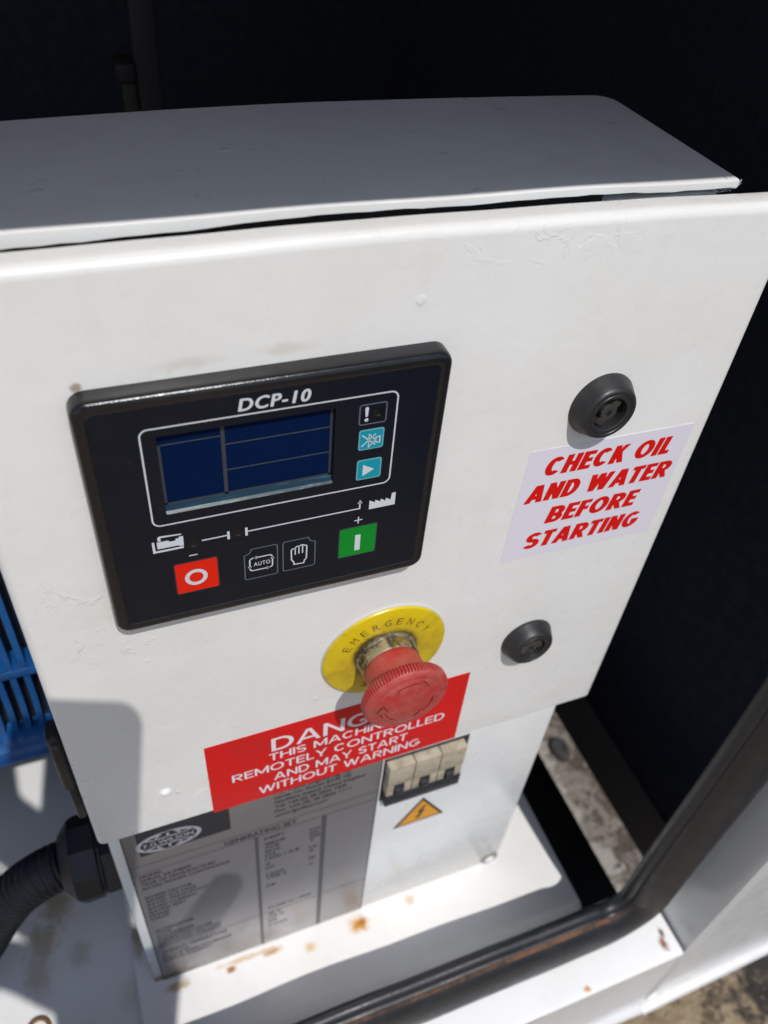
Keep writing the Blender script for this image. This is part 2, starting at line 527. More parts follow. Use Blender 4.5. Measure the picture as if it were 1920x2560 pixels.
def stroke(pts, w, closed=False):
    """ribbon outline(s) for a polyline, as list of shapes"""
    if closed:
        return [(offset_loop(pts, w / 2), [offset_loop(pts, -w / 2)])]
    n = len(pts)
    L, R_ = [], []
    for i, p in enumerate(pts):
        p = Vector(p)
        d1 = (Vector(pts[i]) - Vector(pts[i - 1])).normalized() if i else None
        d2 = (Vector(pts[i + 1]) - p).normalized() if i < n - 1 else None
        d = (d1 or d2) if (d1 is None or d2 is None) else (d1 + d2).normalized()
        nn = Vector((-d.y, d.x))
        k = 1.0
        if d1 is not None and d2 is not None:
            k = 1 / max(0.4, nn.dot(Vector((-d1.y, d1.x))))
        L.append(tuple(p + nn * w / 2 * k)); R_.append(tuple(p - nn * w / 2 * k))
    return [(L + R_[::-1], [])]

def offset_loop(pts, d):
    n = len(pts); out = []
    area = sum(pts[i][0] * pts[(i + 1) % n][1] - pts[(i + 1) % n][0] * pts[i][1] for i in range(n))
    sg = 1 if area > 0 else -1
    for i in range(n):
        p = Vector(pts[i]); a = (p - Vector(pts[i - 1])); b = (Vector(pts[(i + 1) % n]) - p)
        if a.length < 1e-9: a = b
        if b.length < 1e-9: b = a
        a.normalize(); b.normalize()
        t = (a + b).normalized()
        nn = Vector((t.y, -t.x)) * sg
        k = 1 / max(0.5, nn.dot(Vector((a.y, -a.x)) * sg))
        out.append(tuple(p + nn * d * k))
    return out

def text_mesh(s, bold=0.0, shear=0.0, space=1.0, thick=0.0):
    cu = bpy.data.curves.new('lettering', 'FONT')
    cu.body = s
    cu.size = 1.0
    cu.offset = bold
    cu.shear = shear
    cu.space_character = space
    cu.resolution_u = 4
    cu.fill_mode = 'FRONT' if not thick else 'BOTH'
    cu.extrude = 0
    o = bpy.data.objects.new('tmp', cu)
    COL.objects.link(o)
    dg = bpy.context.evaluated_depsgraph_get()
    me = bpy.data.meshes.new_from_object(o.evaluated_get(dg))
    bpy.data.objects.remove(o)
    bpy.data.curves.remove(cu)
    return me

def text(name, s, x0, z0, w, h, y, mat, parent, bold=0.0, shear=0.0, space=1.0, rot=None, place=None):
    """fit the lettering to a box: left x0, baseline z0, width w, height h (mm)"""
    me = text_mesh(s, 0.0, shear, space)
    xs = [v.co.x for v in me.vertices]; zs = [v.co.y for v in me.vertices]
    ax, bx, az, bz = min(xs), max(xs), min(zs), max(zs)
    sx = w / (bx - ax); sz = h / (bz - az)
    for v in me.vertices:
        u, t = v.co.x, v.co.y
        X = x0 + (u - ax) * sx; Z = z0 + (t - az) * sz
        if place: X, Z = place(X, Z)
        v.co = (X * MM, y, Z * MM)
    if bold > 0:
        bm = bmesh.new(); bm.from_mesh(me)
        src = bm.verts[:] + bm.edges[:] + bm.faces[:]
        k = 0
        for dx, dz in ((-1, 0.5), (1, -0.5), (0.5, 1), (-0.5, -1), (0.0, 0.0)):
            if k < 4: r = bmesh.ops.duplicate(bm, geom=src)['geom']
            else: r = src
            for q in r:
                if isinstance(q, bmesh.types.BMVert):
                    q.co += Vector((dx * bold * h * MM, -k * 0.000004, dz * bold * h * 0.6 * MM))
            k += 1
        bm.to_mesh(me); bm.free()
    me.update()
    for p in me.polygons:
        if p.normal.y > 0: p.flip()
    if rot:
        (cx, cz), a = rot
        c = Vector((cx * MM, 0, cz * MM))
        me.transform(Matrix.Translation(c) @ Matrix.Rotation(-a, 4, 'Y') @ Matrix.Translation(-c))
    return link(name, me, mat, parent)

def glyph(ch, t, ws=1.0):
    """block capital as strokes on a box of height 1; returns (width, [(points, closed)])"""
    a = t / 2
    W = {'E': .62, 'F': .58, 'L': .56, 'I': t, 'T': .68, 'C': .86, 'O': .98, 'G': .94, 'D': .82, 'A': .92, 'N': .82, 'H': .80, 'K': .82,
         'W': 1.24, 'R': .74, 'B': .72, 'S': .70, 'M': .98, 'Y': .84, 'U': .78, ' ': .34}[ch]
    W = max(W, W * 0.86 + t * 0.45) * ws
    if ch in 'SRBCGDOU': W = max(W, 2.55 * t)
    if ch in 'I ': W = t if ch == 'I' else .34 * ws
    top, r = 1 - a, W - a
    def arc(cx, cz, rx, rz, d0, d1, n=22):
        return [(cx + rx * math.cos(math.radians(d0 + (d1 - d0) * i / n)), cz + rz * math.sin(math.radians(d0 + (d1 - d0) * i / n))) for i in range(n + 1)]
    o = []
    if ch in 'EFLHIKNRBDM': o.append(([(a, 0), (a, 1)], False))
    if ch in 'HNM': o.append(([(r, 0), (r, 1)], False))
    if ch in 'EF': o += [([(a, top), (W, top)], False), ([(a, .51), (W * .93, .51)], False)]
    if ch in 'EL': o.append(([(a, a), (W, a)], False))
    if ch == 'H': o.append(([(a, .51), (r, .51)], False))
    if ch == 'T': o += [([(0, top), (W, top)], False), ([(W / 2, 0), (W / 2, top)], False)]
    if ch == 'C': o.append((arc(W / 2, .5, W / 2 - a, .5 - a, 42, 318), False))
    if ch == 'G': o += [(arc(W / 2, .5, W / 2 - a, .5 - a, 48, 345), False), ([(W * .52, .43), (W - a * .2, .43)], False)]
    if ch == 'O': o.append((arc(W / 2, .5, W / 2 - a, .5 - a, 0, 360, 36)[:-1], True))
    if ch == 'D': o.append(([(a, top)] + arc(W * .42, .5, r - W * .42, .5 - a, 90, -90) + [(a, a)], False))
    if ch in 'RB':
        o.append(([(a, top)] + arc(W * .5, (top + .48) / 2, r * .97 - W * .5, (top - .48) / 2, 90, -90, 14) + [(a, .48)], False))
    if ch == 'R': o.append(([(W * .42, .52), (W - a * .9, -0.06)], False))
    if ch == 'B': o.append(([(a, .48)] + arc(W * .52, (a + .48) / 2, r - W * .52, (.48 - a) / 2, 90, -90, 14) + [(a, a)], False))
    if ch == 'A': o += [([(a * .95, -0.05), (W / 2 - a * .25, 1.05)], False), ([(W - a * .95, -0.05), (W / 2 + a * .25, 1.05)], False), ([(W * .25, .30), (W * .75, .30)], False)]
    if ch == 'N': o.append(([(a * .9, 1.0), (W - a * .9, 0.0)], False))
    if ch == 'M': o += [([(a, 1.0), (W / 2, .16)], False), ([(r, 1.0), (W / 2, .16)], False)]
    if ch == 'K': o += [([(a, .36), (W - a * 1.2, 1.06)], False), ([(W * .40, .62), (W - a * 1.1, -0.06)], False)]
    if ch == 'W': o += [([(a * .9, 1.05), (W * .28, -0.05)], False), ([(W * .28, -0.05), (W * .5, 1.05)], False), ([(W * .5, 1.05), (W * .72, -0.05)], False), ([(W * .72, -0.05), (W - a * .9, 1.05)], False)]
    if ch == 'Y': o += [([(W / 2, 0), (W / 2, .48)], False), ([(a, 1.05), (W / 2, .42)], False), ([(W - a, 1.05), (W / 2, .42)], False)]
    if ch == 'U': o.append(([(a, 1.0)] + arc(W / 2, W / 2 * .9, W / 2 - a, W / 2 * .9 - a, 180, 360, 16) + [(r, 1.0)], False))
    if ch == 'S':
        q = arc(W / 2, (top + .5) / 2, W / 2 - a, (top - .5) / 2, 25, 270, 20) + arc(W / 2, (a + .5) / 2, W / 2 - a, (.5 - a) / 2, 90, -155, 20)[1:]
        o.append((q, False))
    return W, o

def block_text(name, s, x0, z0, w, h, t, y, mat, parent, shear=0.0, rot=None, track=0.09, ws=1.0):
    bm = bmesh.new()
    x = 0.0; polys = []
    for ch in s:
        W, strokes = glyph(ch, t, ws)
        for i, (pts, closed) in enumerate(strokes):
            for sh in stroke([(x + p[0], p[1]) for p in pts], t, closed):
                polys.append((sh, i))
        x += W + track
    tot = x - track
    kx = (w - shear * h) / (tot * h)
    for (outer, holes), lay in polys:
        if holes:
            A, B, n = outer, holes[0], len(outer)
            pairs = [(i, (i + 1) % n) for i in range(n)]
        else:
            n = len(outer) // 2
            A, B = outer[:n], outer[n:][::-1]
            pairs = [(i, i + 1) for i in range(n - 1)]
        def vert(p):
            Z = min(1.0, max(0.0, p[1]))
            return bm.verts.new(((x0 + p[0] * kx * h + shear * Z * h) * MM, y - lay * 0.000006, (z0 + Z * h) * MM))
        va = [vert(p) for p in A]; vb = [vert(p) for p in B]
        for i, j in pairs:
            bm.faces.new((va[i], va[j], vb[j], vb[i]))
    for f in bm.faces:
        f.normal_update()
        if f.normal.y > 0: f.normal_flip()
    me = bpy.data.meshes.new(name); bm.to_mesh(me); bm.free()
    if rot:
        (cx, cz), a = rot
        c = Vector((cx * MM, 0, cz * MM))
        me.transform(Matrix.Translation(c) @ Matrix.Rotation(-a, 4, 'Y') @ Matrix.Translation(-c))
    return link(name, me, mat, parent)

def lathe(name, prof, cx, cz, mat, parent, seg=72, smooth=35, label=None, close_front=True, mod=None):
    """prof: list of (radius mm, y mm); axis along y through (cx,cz) mm"""
    bm = bmesh.new()
    rings = []
    for r, y in prof:
        if r <= 1e-6:
            rings.append([bm.verts.new((cx * MM, y * MM, cz * MM))])
        else:
            ring = []
            for i in range(seg):
                a = 2 * PI * i / seg
                rr = r if mod is None else mod(i, r, y)
                ring.append(bm.verts.new(((cx + rr * math.cos(a)) * MM, y * MM, (cz + rr * math.sin(a)) * MM)))
            rings.append(ring)
    for a, b in zip(rings, rings[1:]):
        if len(a) == 1 and len(b) == 1: continue
        for i in range(seg):
            j = (i + 1) % seg
            if len(a) == 1: bm.faces.new((a[0], b[i], b[j]))
            elif len(b) == 1: bm.faces.new((a[i], a[j], b[0]))
            else: bm.faces.new((a[i], a[j], b[j], b[i]))
    return frombm(name, bm, mat, parent, smooth, label)

def catmull(pts, n=8):
    P = [Vector(p) for p in pts]
    out = []
    for i in range(len(P) - 1):
        p0 = P[i - 1] if i else P[i] * 2 - P[i + 1]
        p1, p2 = P[i], P[i + 1]
        p3 = P[i + 2] if i + 2 < len(P) else p2 * 2 - p1
        for k in range(n):
            t = k / n
            out.append(0.5 * ((2 * p1) + (-p0 + p2) * t + (2 * p0 - 5 * p1 + 4 * p2 - p3) * t * t + (-p0 + 3 * p1 - 3 * p2 + p3) * t ** 3))
    out.append(P[-1])
    return out

def tube(name, path, rad, mat, parent, seg=20, smooth=50, label=None):
    """rad: number or function(i, t)"""
    bm = bmesh.new(); rings = []
    n = len(path)
    ref = Vector((0, 1, 0.01)).normalized()
    for i, p in enumerate(path):
        d = (path[min(i + 1, n - 1)] - path[max(i - 1, 0)]).normalized()
        u = d.cross(ref).normalized(); v = u.cross(d).normalized()
        r = rad(i, i / (n - 1)) if callable(rad) else rad
        rings.append([bm.verts.new(p + (u * math.cos(2 * PI * k / seg) + v * math.sin(2 * PI * k / seg)) * r) for k in range(seg)])
    for a, b in zip(rings, rings[1:]):
        for k in range(seg):
            bm.faces.new((a[k], a[(k + 1) % seg], b[(k + 1) % seg], b[k]))
    bm.faces.new(rings[0]); bm.faces.new(rings[-1])
    return frombm(name, bm, mat, parent, smooth, label)

def sweep_xz(name, path, prof, mat, parent, smooth=50, label=None, scl=None):
    """sweep a closed profile [(n inward, y)] along path of (x,z) ; inward = left of travel direction"""
    bm = bmesh.new(); rings = []
    n = len(path)
    for i, p in enumerate(path):
        d = (Vector(path[min(i + 1, n - 1)]) - Vector(path[max(i - 1, 0)])).normalized()
        nn = Vector((-d.y, d.x))
        k = scl(i) if scl else 1.0
        rings.append([bm.verts.new((p[0] + nn.x * a * k, y, p[1] + nn.y * a * k)) for a, y in prof])
    m = len(prof)
    for a, b in zip(rings, rings[1:]):
        for k in range(m):
            bm.faces.new((a[k], a[(k + 1) % m], b[(k + 1) % m], b[k]))
    bm.faces.new(rings[0]); bm.faces.new(rings[-1])
    return frombm(name, bm, mat, parent, smooth, label)

# ================================================================== SETTING
bm = bmesh.new()
bmesh.ops.create_grid(bm, x_segments=2, y_segments=2, size=150)
g = frombm('ground', bm, 'ground')
g.location.z = -0.85
g['kind'] = 'structure'

pad = thing('rubber_pad', 'dark round rubber pad lying on the sunlit ground right of the cabinet', 'rubber pad', (0.487, 0.253, -0.85))
bm = bmesh.new(); rings = []
for r, h in ((1.0, 0.0), (1.0, 0.006), (0.88, 0.009), (0.5, 0.0095), (0.35, 0.006)):
    rings.append([bm.verts.new((0.487 + r * 0.0135 * math.cos(a) * (1 + 0.06 * math.sin(3 * a)), 0.254 + r * 0.0190 * math.sin(a), -0.8498 + h)) for a in [2 * PI * i / 28 for i in range(28)]])
for a, b in zip(rings, rings[1:]):
    for i in range(28): bm.faces.new((a[i], a[(i + 1) % 28], b[(i + 1) % 28], b[i]))
bm.faces.new(rings[-1])
frombm('pad', bm, 'lock_dirt', pad, 50)

# ------------------------------------------------------------------ canopy
can = thing('generator_canopy', 'white steel generator canopy with black door seal round its dark opening', 'canopy', (0.1, -0.06, -0.62))
mbox('roof', (-1.2, 0.422, -0.0950, 0.95, 0.2615, 0.275), pmat('pale_bounce_roof', (0.56, 0.60, 0.68), 0.7), can, label='roof of the canopy, above the picture')  # unseen roof, underside kept pale to bounce light onto the top cover
mbox('back_wall', (-1.2, 0.3980, 0.93, 0.95, -0.84, 0.2610), 'foam', can, label='black back wall of the canopy')
mbox('side_wall', (0.4015, 0.420, -0.052, 0.949, -0.6340, 0.2610), 'foam', can, label='black foam side wall')
mbox('left_wall', (-1.2, -1.18, -0.052, 0.929, -0.84, 0.2610), 'foam', can)
mbox('floor_beam', (0.2450, 0.3350, -0.044, 0.90, -0.70, -0.6000), 'black_steel', can, bevel=0.002, label='black beam beside the white plinth')
mbox('wall_rail', (0.3990, 0.4010, -0.044, 0.90, -0.6390, -0.5650), 'brown_steel', can, label='brown black rail along the foot of the side wall')
mbox('floor_pan', (-0.90, -0.0960, -0.044, 0.60, -0.56, -0.490), 'floor_white', can, bevel=0.003, label='stained white floor pan left of the cabinet')
mbox('inner_front_wall', (-0.90, 0.30, -0.053, -0.0450, -0.84, -0.4647), 'ledge', can)
# sill: ledge, lip and bottom return of one folded sheet, sunlight on the ledge put into its paint (profile swept along x)
def xsweep(name, prof, x0, x1, n, mat, label=None, wav=0.0):
    bm = bmesh.new(); rings = []
    for i in range(n + 1):
        x = x0 + (x1 - x0) * i / n
        w = wav * (0.6 * math.sin(x * 31) + 0.4 * math.sin(x * 77))
        rings.append([bm.verts.new((x, y + w, z)) for y, z in prof])
    for a, b in zip(rings, rings[1:]):
        for k in range(len(prof)):
            bm.faces.new((a[k], a[(k + 1) % len(prof)], b[(k + 1) % len(prof)], b[k]))
    bm.faces.new(rings[0]); bm.faces.new(rings[-1])
    return frombm(name, bm, mat, can, 35, label=label)
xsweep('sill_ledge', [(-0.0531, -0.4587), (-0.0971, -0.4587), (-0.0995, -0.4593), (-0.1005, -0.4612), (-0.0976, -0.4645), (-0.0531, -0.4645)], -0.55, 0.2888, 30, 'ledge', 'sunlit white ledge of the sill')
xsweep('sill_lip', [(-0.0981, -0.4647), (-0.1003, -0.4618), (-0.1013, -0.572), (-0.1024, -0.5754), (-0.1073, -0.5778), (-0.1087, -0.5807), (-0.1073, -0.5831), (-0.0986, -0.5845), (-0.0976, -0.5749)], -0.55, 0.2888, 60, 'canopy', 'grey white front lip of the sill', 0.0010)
# right jamb : side face + front face (folded, slightly flared), reaching down past the sill
prof = [(0.2917, -0.054), (0.2911, -0.0937), (0.2917, -0.099), (0.2948, -0.1019), (0.4214, -0.1034), (0.4214, -0.0966), (0.3004, -0.0952), (0.299, -0.054)]
bm = bmesh.new(); rings = []
for z, dx in ((0.2610, 0.0), (0.0, 0.0), (-0.25, 0.0), (-0.40, 0.0), (-0.4582, 0.0), (-0.51, -0.0), (-0.5729, 0.0)):
    rings.append([bm.verts.new((x + dx, y, z)) for x, y in prof])
for a, b in zip(rings, rings[1:]):
    for k in range(len(prof)):
        bm.faces.new((a[k], a[(k + 1) % len(prof)], b[(k + 1) % len(prof)], b[k]))
bm.faces.new(rings[0]); bm.faces.new(rings[-1])
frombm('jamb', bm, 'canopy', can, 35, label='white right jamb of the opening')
prof = [(-0.1024, -0.5739), (-0.1077, -0.5763), (-0.1094, -0.5802), (-0.1077, -0.5836), (-0.0976, -0.585), (-0.0966, -0.5739)]
bm = bmesh.new(); rings = []
for x in (0.2889, 0.35, 0.4225):
    rings.append([bm.verts.new((x, y - 0.0003, z - 0.0012 + (x - 0.29) * 0.16)) for y, z in prof])
for a, b in zip(rings, rings[1:]):
    for k in range(len(prof)):
        bm.faces.new((a[k], a[(k + 1) % len(prof)], b[(k + 1) % len(prof)], b[k]))
bm.faces.new(rings[0]); bm.faces.new(rings[-1])
frombm('jamb_lip', bm, 'canopy', can, 35)
# seal path (outer line), bottom run -> rounded corner -> right run
RX, RZ, RR = 0.2753, -0.4563, 0.0523
def sealpath():
    p = []
    for i in range(46):
        x = -0.55 + (RX - RR + 0.55) * i / 46
        wob = 0.0014 * math.sin(x * 24 + 0.6) + 0.0009 * math.sin(x * 57)
        p.append((x, RZ + wob * min(1, (RX - RR - x) * 14)))
    for i in range(17):
        a = -PI / 2 + PI / 2 * i / 16
        p.append((RX - RR + RR * math.cos(a), RZ + RR + RR * math.sin(a)))
    for i in range(1, 30):
        z = RZ + RR + (0.2600 - RZ - RR) * i / 29
        p.append((RX + 0.0008 * math.sin(z * 22), z))
    return p
SP = sealpath()
def seal_scl(i):
    t = min(1, max(0, (i - 38) / 26))
    t = t * t * (3 - 2 * t)
    return 1.0 - 0.30 * t
flap = [(0, -0.0734), (0.0029, -0.0765), (0.0087, -0.0784), (0.0174, -0.0784), (0.0252, -0.0765), (0.0329, -0.0744), (0.0387, -0.0716), (0.0421, -0.0671), (0.0416, -0.0608), (0.0348, -0.0569), (0, -0.0569)]
sweep_xz('door_seal', SP, flap, 'rubber', can, 60, scl=seal_scl, label='black rubber door seal round the opening')
bc = (0.042592, -0.0618); br = 0.0048
bulb = [(bc[0] + br * math.cos(a), bc[1] + br * math.sin(a)) for a in [2 * PI * i / 14 for i in range(14)]]
sb = sweep_xz('seal_bulb', SP, bulb, 'rubber', can, 60, scl=seal_scl)
gr = [(0.0397, -0.0709), (0.0405, -0.0705), (0.0414, -0.0678), (0.0408, -0.0664), (0.0401, -0.0676)]
sweep_xz('rust_line', SP[:60], gr, 'rust_line', can, 60, scl=seal_scl, label='rusty line in the groove of the seal')

# faint steelwork at the back
fp = thing('frame_post', 'faint brown steel post with a clamp in the dark behind the cabinet', 'post', (0.034, 0.45, -0.48))
mbox('post', (0.0265, 0.0440, 0.445, 0.465, -0.489, 0.24), pmat('brown_post', (0.034, 0.026, 0.028), 0.6), fp, bevel=0.002)
mbox('clamp', (0.0125, 0.0260, 0.440, 0.468, -0.003, 0.010), pmat('brown_clamp', (0.030, 0.024, 0.026), 0.6), fp, bevel=0.002)
mbox('bracket', (0.0155, 0.0262, 0.442, 0.462, -0.120, -0.0035), pmat('olive_bracket', (0.036, 0.031, 0.022), 0.6), fp, bevel=0.002)

# ================================================================== CONTROL CABINET
cab = thing('control_cabinet', 'white painted steel control cabinet with a scuffed door on a white plinth', 'cabinet', (0.053, 0.06, -0.478))
# body
mbox('body', (-0.0855, 0.1930, 0.0180, 0.1115, -0.4795, -0.1200), 'body', cab, bevel=0.0015)
mbox('upper_body', (-0.0850, 0.1740, 0.0182, 0.1075, -0.1195, 0.0800), 'body', cab, bevel=0.0015)
# plinth with a rounded front corner
bm = bmesh.new()
zs = [(-0.620, 0.0), (-0.488, 0.0), (-0.4835, 0.0012), (-0.4808, 0.0040), (-0.4800, 0.0080)]
def plan(inset):
    x0, x1, y0, y1 = -0.0990 + inset * 0.6, 0.2440 - inset * 0.3, -0.0430 + inset, 0.30
    pts = []
    r = 0.006 - inset * 0.3
    pts.append((x0, y1)); pts.append((x0, y0 + 0.004)); pts.append((x0 + 0.004, y0))
    for i in range(9):
        a = -PI / 2 + PI / 2 * i / 8
        pts.append((x1 - r + r * math.cos(a), y0 + r + r * math.sin(a)))
    pts.append((x1, y1))
    return pts
rings = [[bm.verts.new((x, y, z)) for x, y in plan(i)] for z, i in zs]
for a, b in zip(rings, rings[1:]):
    n = len(a)
    for k in range(n): bm.faces.new((a[k], a[(k + 1) % n], b[(k + 1) % n], b[k]))
bm.faces.new(rings[-1]); bm.faces.new(rings[0])
frombm('plinth', bm, 'shelf', cab, 50, label='white plinth with rust stains along the cabinet foot')
# door: folded pan
bm = bmesh.new()
box(bm, -0.0870, 0.1965, 0.0, 0.0125, -0.2203, 0.0845, bevel=0.0036, seg=5)
for i in range(1, 40):
    x = -0.0870 + 0.2835 * i / 40
    bmesh.ops.bisect_plane(bm, geom=bm.verts[:] + bm.edges[:] + bm.faces[:], plane_co=(x, 0, 0), plane_no=(1, 0, 0))
for v in bm.verts:
    if v.co.z > 0.07:
        t = (v.co.x - 0.035) / 0.12
        v.co.z -= 0.0014 * t * t + 0.0003 * t
        v.co.z += 0.00010 * math.sin(v.co.x * 60) + 0.00006 * math.sin(v.co.x * 143)
    if v.co.y < 0.001 and -0.2 < v.co.z:
        v.co.y += 0.00015 * math.sin(v.co.x * 45)
frombm('door', bm, 'door', cab, 40, label='white cabinet door with rubbed paint and folded top edge')
# top cover: bowed sheet with chipped front edge, rounded rear corner
bm = bmesh.new()
NX, NY = 48, 10
def cz(x, y):
    t = (x - 0.035) / 0.13
    return 0.0868 - 0.0013 * t * t - 0.0005 * t + 0.00025 * math.sin(x * 70) * (1 if y < 0.02 else 0)
def rowx1(y):
    r = 0.009
    d = 0.1085 - y
    base = 0.1775 + 0.004 * (y / 0.1)
    return base - (r - math.sqrt(max(0, r * r - (r - d) ** 2)) if d < r else 0)
ys = [0.0150, 0.0156, 0.017, 0.03, 0.05, 0.07, 0.09, 0.0995, 0.1030, 0.1055, 0.1072, 0.1082]
top, bot = [], []
for j, y in enumerate(ys):
    rt, rb = [], []
    x1 = rowx1(y)
    for i in range(NX + 1):
        x = -0.0870 + (x1 + 0.0870) * i / NX
        rear = 0.1050 + (0.0125 * (x - 0.05) if x > 0.05 else -0.0065 * ((0.05 - x) / 0.11) ** 1.3)
        yy = 0.0150 + (y - 0.0150) * (rear - 0.0150) / 0.0932
        jit = (random.random() - 0.5) * 0.00035 if j == 0 else 0
        z = cz(x, y)
        if j == 0: z -= 0.00045
        if j == 1: z -= 0.0001
        rt.append(bm.verts.new((x, yy + jit, z)))
        chip = (0.0004 * random.random() + 0.0012 * max(0, math.sin(x * 90 + 1) - 0.75) * (1 if x > 0.02 else 0)) if j == 0 else 0
        fold = 0.0021 * max(0.0, min(1.0, (0.03 - x) / 0.10)) if j < 3 else 0
        rb.append(bm.verts.new((x, yy + jit * 0.5, cz(x, y) - 0.0024 - chip - fold)))
    top.append(rt); bot.append(rb)
for j in range(len(ys) - 1):
    for i in range(NX):
        bm.faces.new((top[j][i], top[j][i + 1], top[j + 1][i + 1], top[j + 1][i]))
        bm.faces.new((bot[j][i], bot[j + 1][i], bot[j + 1][i + 1], bot[j][i + 1]))
for i in range(NX):
    bm.faces.new((top[0][i], bot[0][i], bot[0][i + 1], top[0][i + 1]))
    bm.faces.new((top[-1][i], top[-1][i + 1], bot[-1][i + 1], bot[-1][i]))
for j in range(len(ys) - 1):
    bm.faces.new((top[j][0], top[j + 1][0], bot[j + 1][0], bot[j][0]))
    bm.faces.new((top[j][NX], bot[j][NX], bot[j + 1][NX], top[j + 1][NX]))
frombm('top_cover', bm, 'cover', cab, 30, label='white top sheet in shade with a bright chipped front edge')
# under-cover rim, black strip for the gap's shade, gasket, torn sealing foam
mbox('cover_rim', (0.1250, 0.1650, 0.0210, 0.0230, 0.0740, 0.0830), pmat('grey_rim', (0.22, 0.24, 0.26), 0.5), cab)
mbox('dark_gap_strip', (-0.0840, 0.1245, 0.0183, 0.0230, 0.0740, 0.0832), 'black_steel', cab)  # rim blackened here so the gap under the cover reads as shade
mbox('gasket', (-0.0845, 0.1700, 0.0127, 0.0178, 0.0600, 0.0760), 'black_steel', cab)
bm = bmesh.new()
for k in range(90):
    a = random.random() * 2 * PI; r = random.random() ** 0.6
    p = Vector((0.1745 + 0.0060 * r * math.cos(a) + 0.001 * random.random(), 0.0165 + 0.0025 * random.random(), 0.0822 + 0.0026 * r * math.sin(a)))
    d = Vector((random.uniform(-1, 1), random.uniform(-0.6, 0.2), random.uniform(-0.5, 0.6))).normalized() * random.uniform(0.0008, 0.002)
    e = d.cross(Vector((0.3, 1, 0.2))).normalized() * random.uniform(0.00018, 0.0004)
    u = d.cross(e).normalized() * 0.00018
    v = [bm.verts.new(q) for q in (p - d - e, p - d + e, p + d * 0.6 + u, p + d * 0.6 + e + u * 2)]
    bm.faces.new((v[0], v[1], v[2])); bm.faces.new((v[1], v[3], v[2])); bm.faces.new((v[0], v[2], v[3])); bm.faces.new((v[0], v[3], v[1]))
frombm('torn_gasket', bm, pmat('torn_gasket_white', (0.6, 0.62, 0.62), 0.8), cab, label='frayed scrap of gasket at the corner of the cover')
# hinge at the left edge of the door
bm = bmesh.new()
box(bm, -0.0935, -0.0880, 0.0050, 0.0160, -0.1700, -0.1265, bevel=0.0022, seg=3)
box(bm, -0.0922, -0.0882, 0.0070, 0.0165, -0.2010, -0.1695, bevel=0.0014, seg=2)
hg = frombm('hinge', bm, 'gland', cab, 40, label='black hinge on the left edge of the door')
lathe('hinge_pin', [(0, 3.9), (1.3, 4.0), (1.7, 4.6), (1.7, 7)], -90.4, -131.5, 'lock', hg, 16)
def dome(name, cx, cz, y0, r, h, mat, parent):
    prof = [(r * 1.25, y0), (r * 1.25, y0 - 0.25)] + [(r * math.cos(a), y0 - 0.25 - h * math.sin(a)) for a in [PI / 2 * i / 6 for i in range(6)]] + [(0, y0 - 0.25 - h)]
    return lathe(name, prof, cx, cz, mat, parent, 28, 50)
dome('rivet', -51.0, -185.9, 0.0, 2.6, 1.4, 'door', cab)
s = dome('screw', 184.5, -471.0, 18.0, 4.6, 2.6, 'body', cab)
lathe('washer', [(7.4, 18.0), (7.4, 17.0), (6.9, 16.7), (0, 16.7)], 184.5, -471.0, pmat('dull_washer', (0.33, 0.32, 0.28), 0.5, 0.5), s, 32)

# ------------------------------------------------------------------ cam locks
def cam_lock(cx, cz, label, ang):
    t = thing('cam_lock', label, 'lock', (cx * MM, 0, cz * MM), 'black locks on the cabinet door')
    lathe('housing', [(14.0, 0.3), (14.0, -0.6), (13.6, -1.6), (12.6, -4.0), (11.7, -6.4), (11.2, -7.2), (10.6, -7.6), (9.4, -7.6), (9.2, -7.35), (8.9, -7.35), (8.7, -7.6), (7.6, -7.6), (7.1, -7.3), (6.9, -6.6), (6.8, -3.6), (0, -3.6)], cx, cz, 'lock', t, 64, 28)
    bm = bmesh.new()
    # insert: round boss with two wing bits
    rr = []
    for y, k in ((-3.7, 1.0), (-5.9, 1.0), (-6.2, 0.9)):
        ring = []
        for i in range(36):
            a = 2 * PI * i / 36
            r = 3.6 + (2.6 if abs(math.sin(a + ang)) > 0.88 else 0)
            ring.append(bm.verts.new(((cx + r * k * math.cos(a)) * MM, y * MM, (cz + r * k * math.sin(a)) * MM)))
        rr.append(ring)
    for a, b in zip(rr, rr[1:]):
        for i in range(36): bm.faces.new((a[i], a[(i + 1) % 36], b[(i + 1) % 36], b[i]))
    bm.faces.new(rr[-1])
    ins = frombm('insert', bm, 'lock_dirt', t, 30)
    flat('socket', [[(cx + 1.5 * math.cos(ang + q * PI / 2), cz + 1.5 * math.sin(ang + q * PI / 2)) for q in range(4)]], -0.00626, 'black_steel', t)
    return t
cam_lock(134.8, 7.0, 'larger black round lock above the white oil and water label', 0.5)
cam_lock(134.8, -139.2, 'black round lock right of the yellow emergency stop button', 1.3)

# ------------------------------------------------------------------ stickers
lab = thing('warning_label', 'white lilac sticker with red italic capitals about checking oil and water', 'label', (0.1475, -0.0002, -0.0437))
rot = ((147.5, -43.7), -0.018)
flat('sticker', [rrect(107.6, 187.4, -75.3, -12.0, 0.4, 2)], -0.0002, 'label_white', lab, 0.2, rot=rot)
for s, x0, x1, z in (('CHECK OIL', 116.2, 180.6, -26.6), ('AND WATER', 111.0, 185.0, -40.8), ('BEFORE', 124.6, 172.6, -55.2), ('STARTING', 116.8, 179.0, -69.6)):
    block_text('lettering', s, x0, z, x1 - x0, 9.6, 0.215, -0.00028, 'ink_red', lab, shear=0.19, rot=rot, track=0.045, ws=0.66)

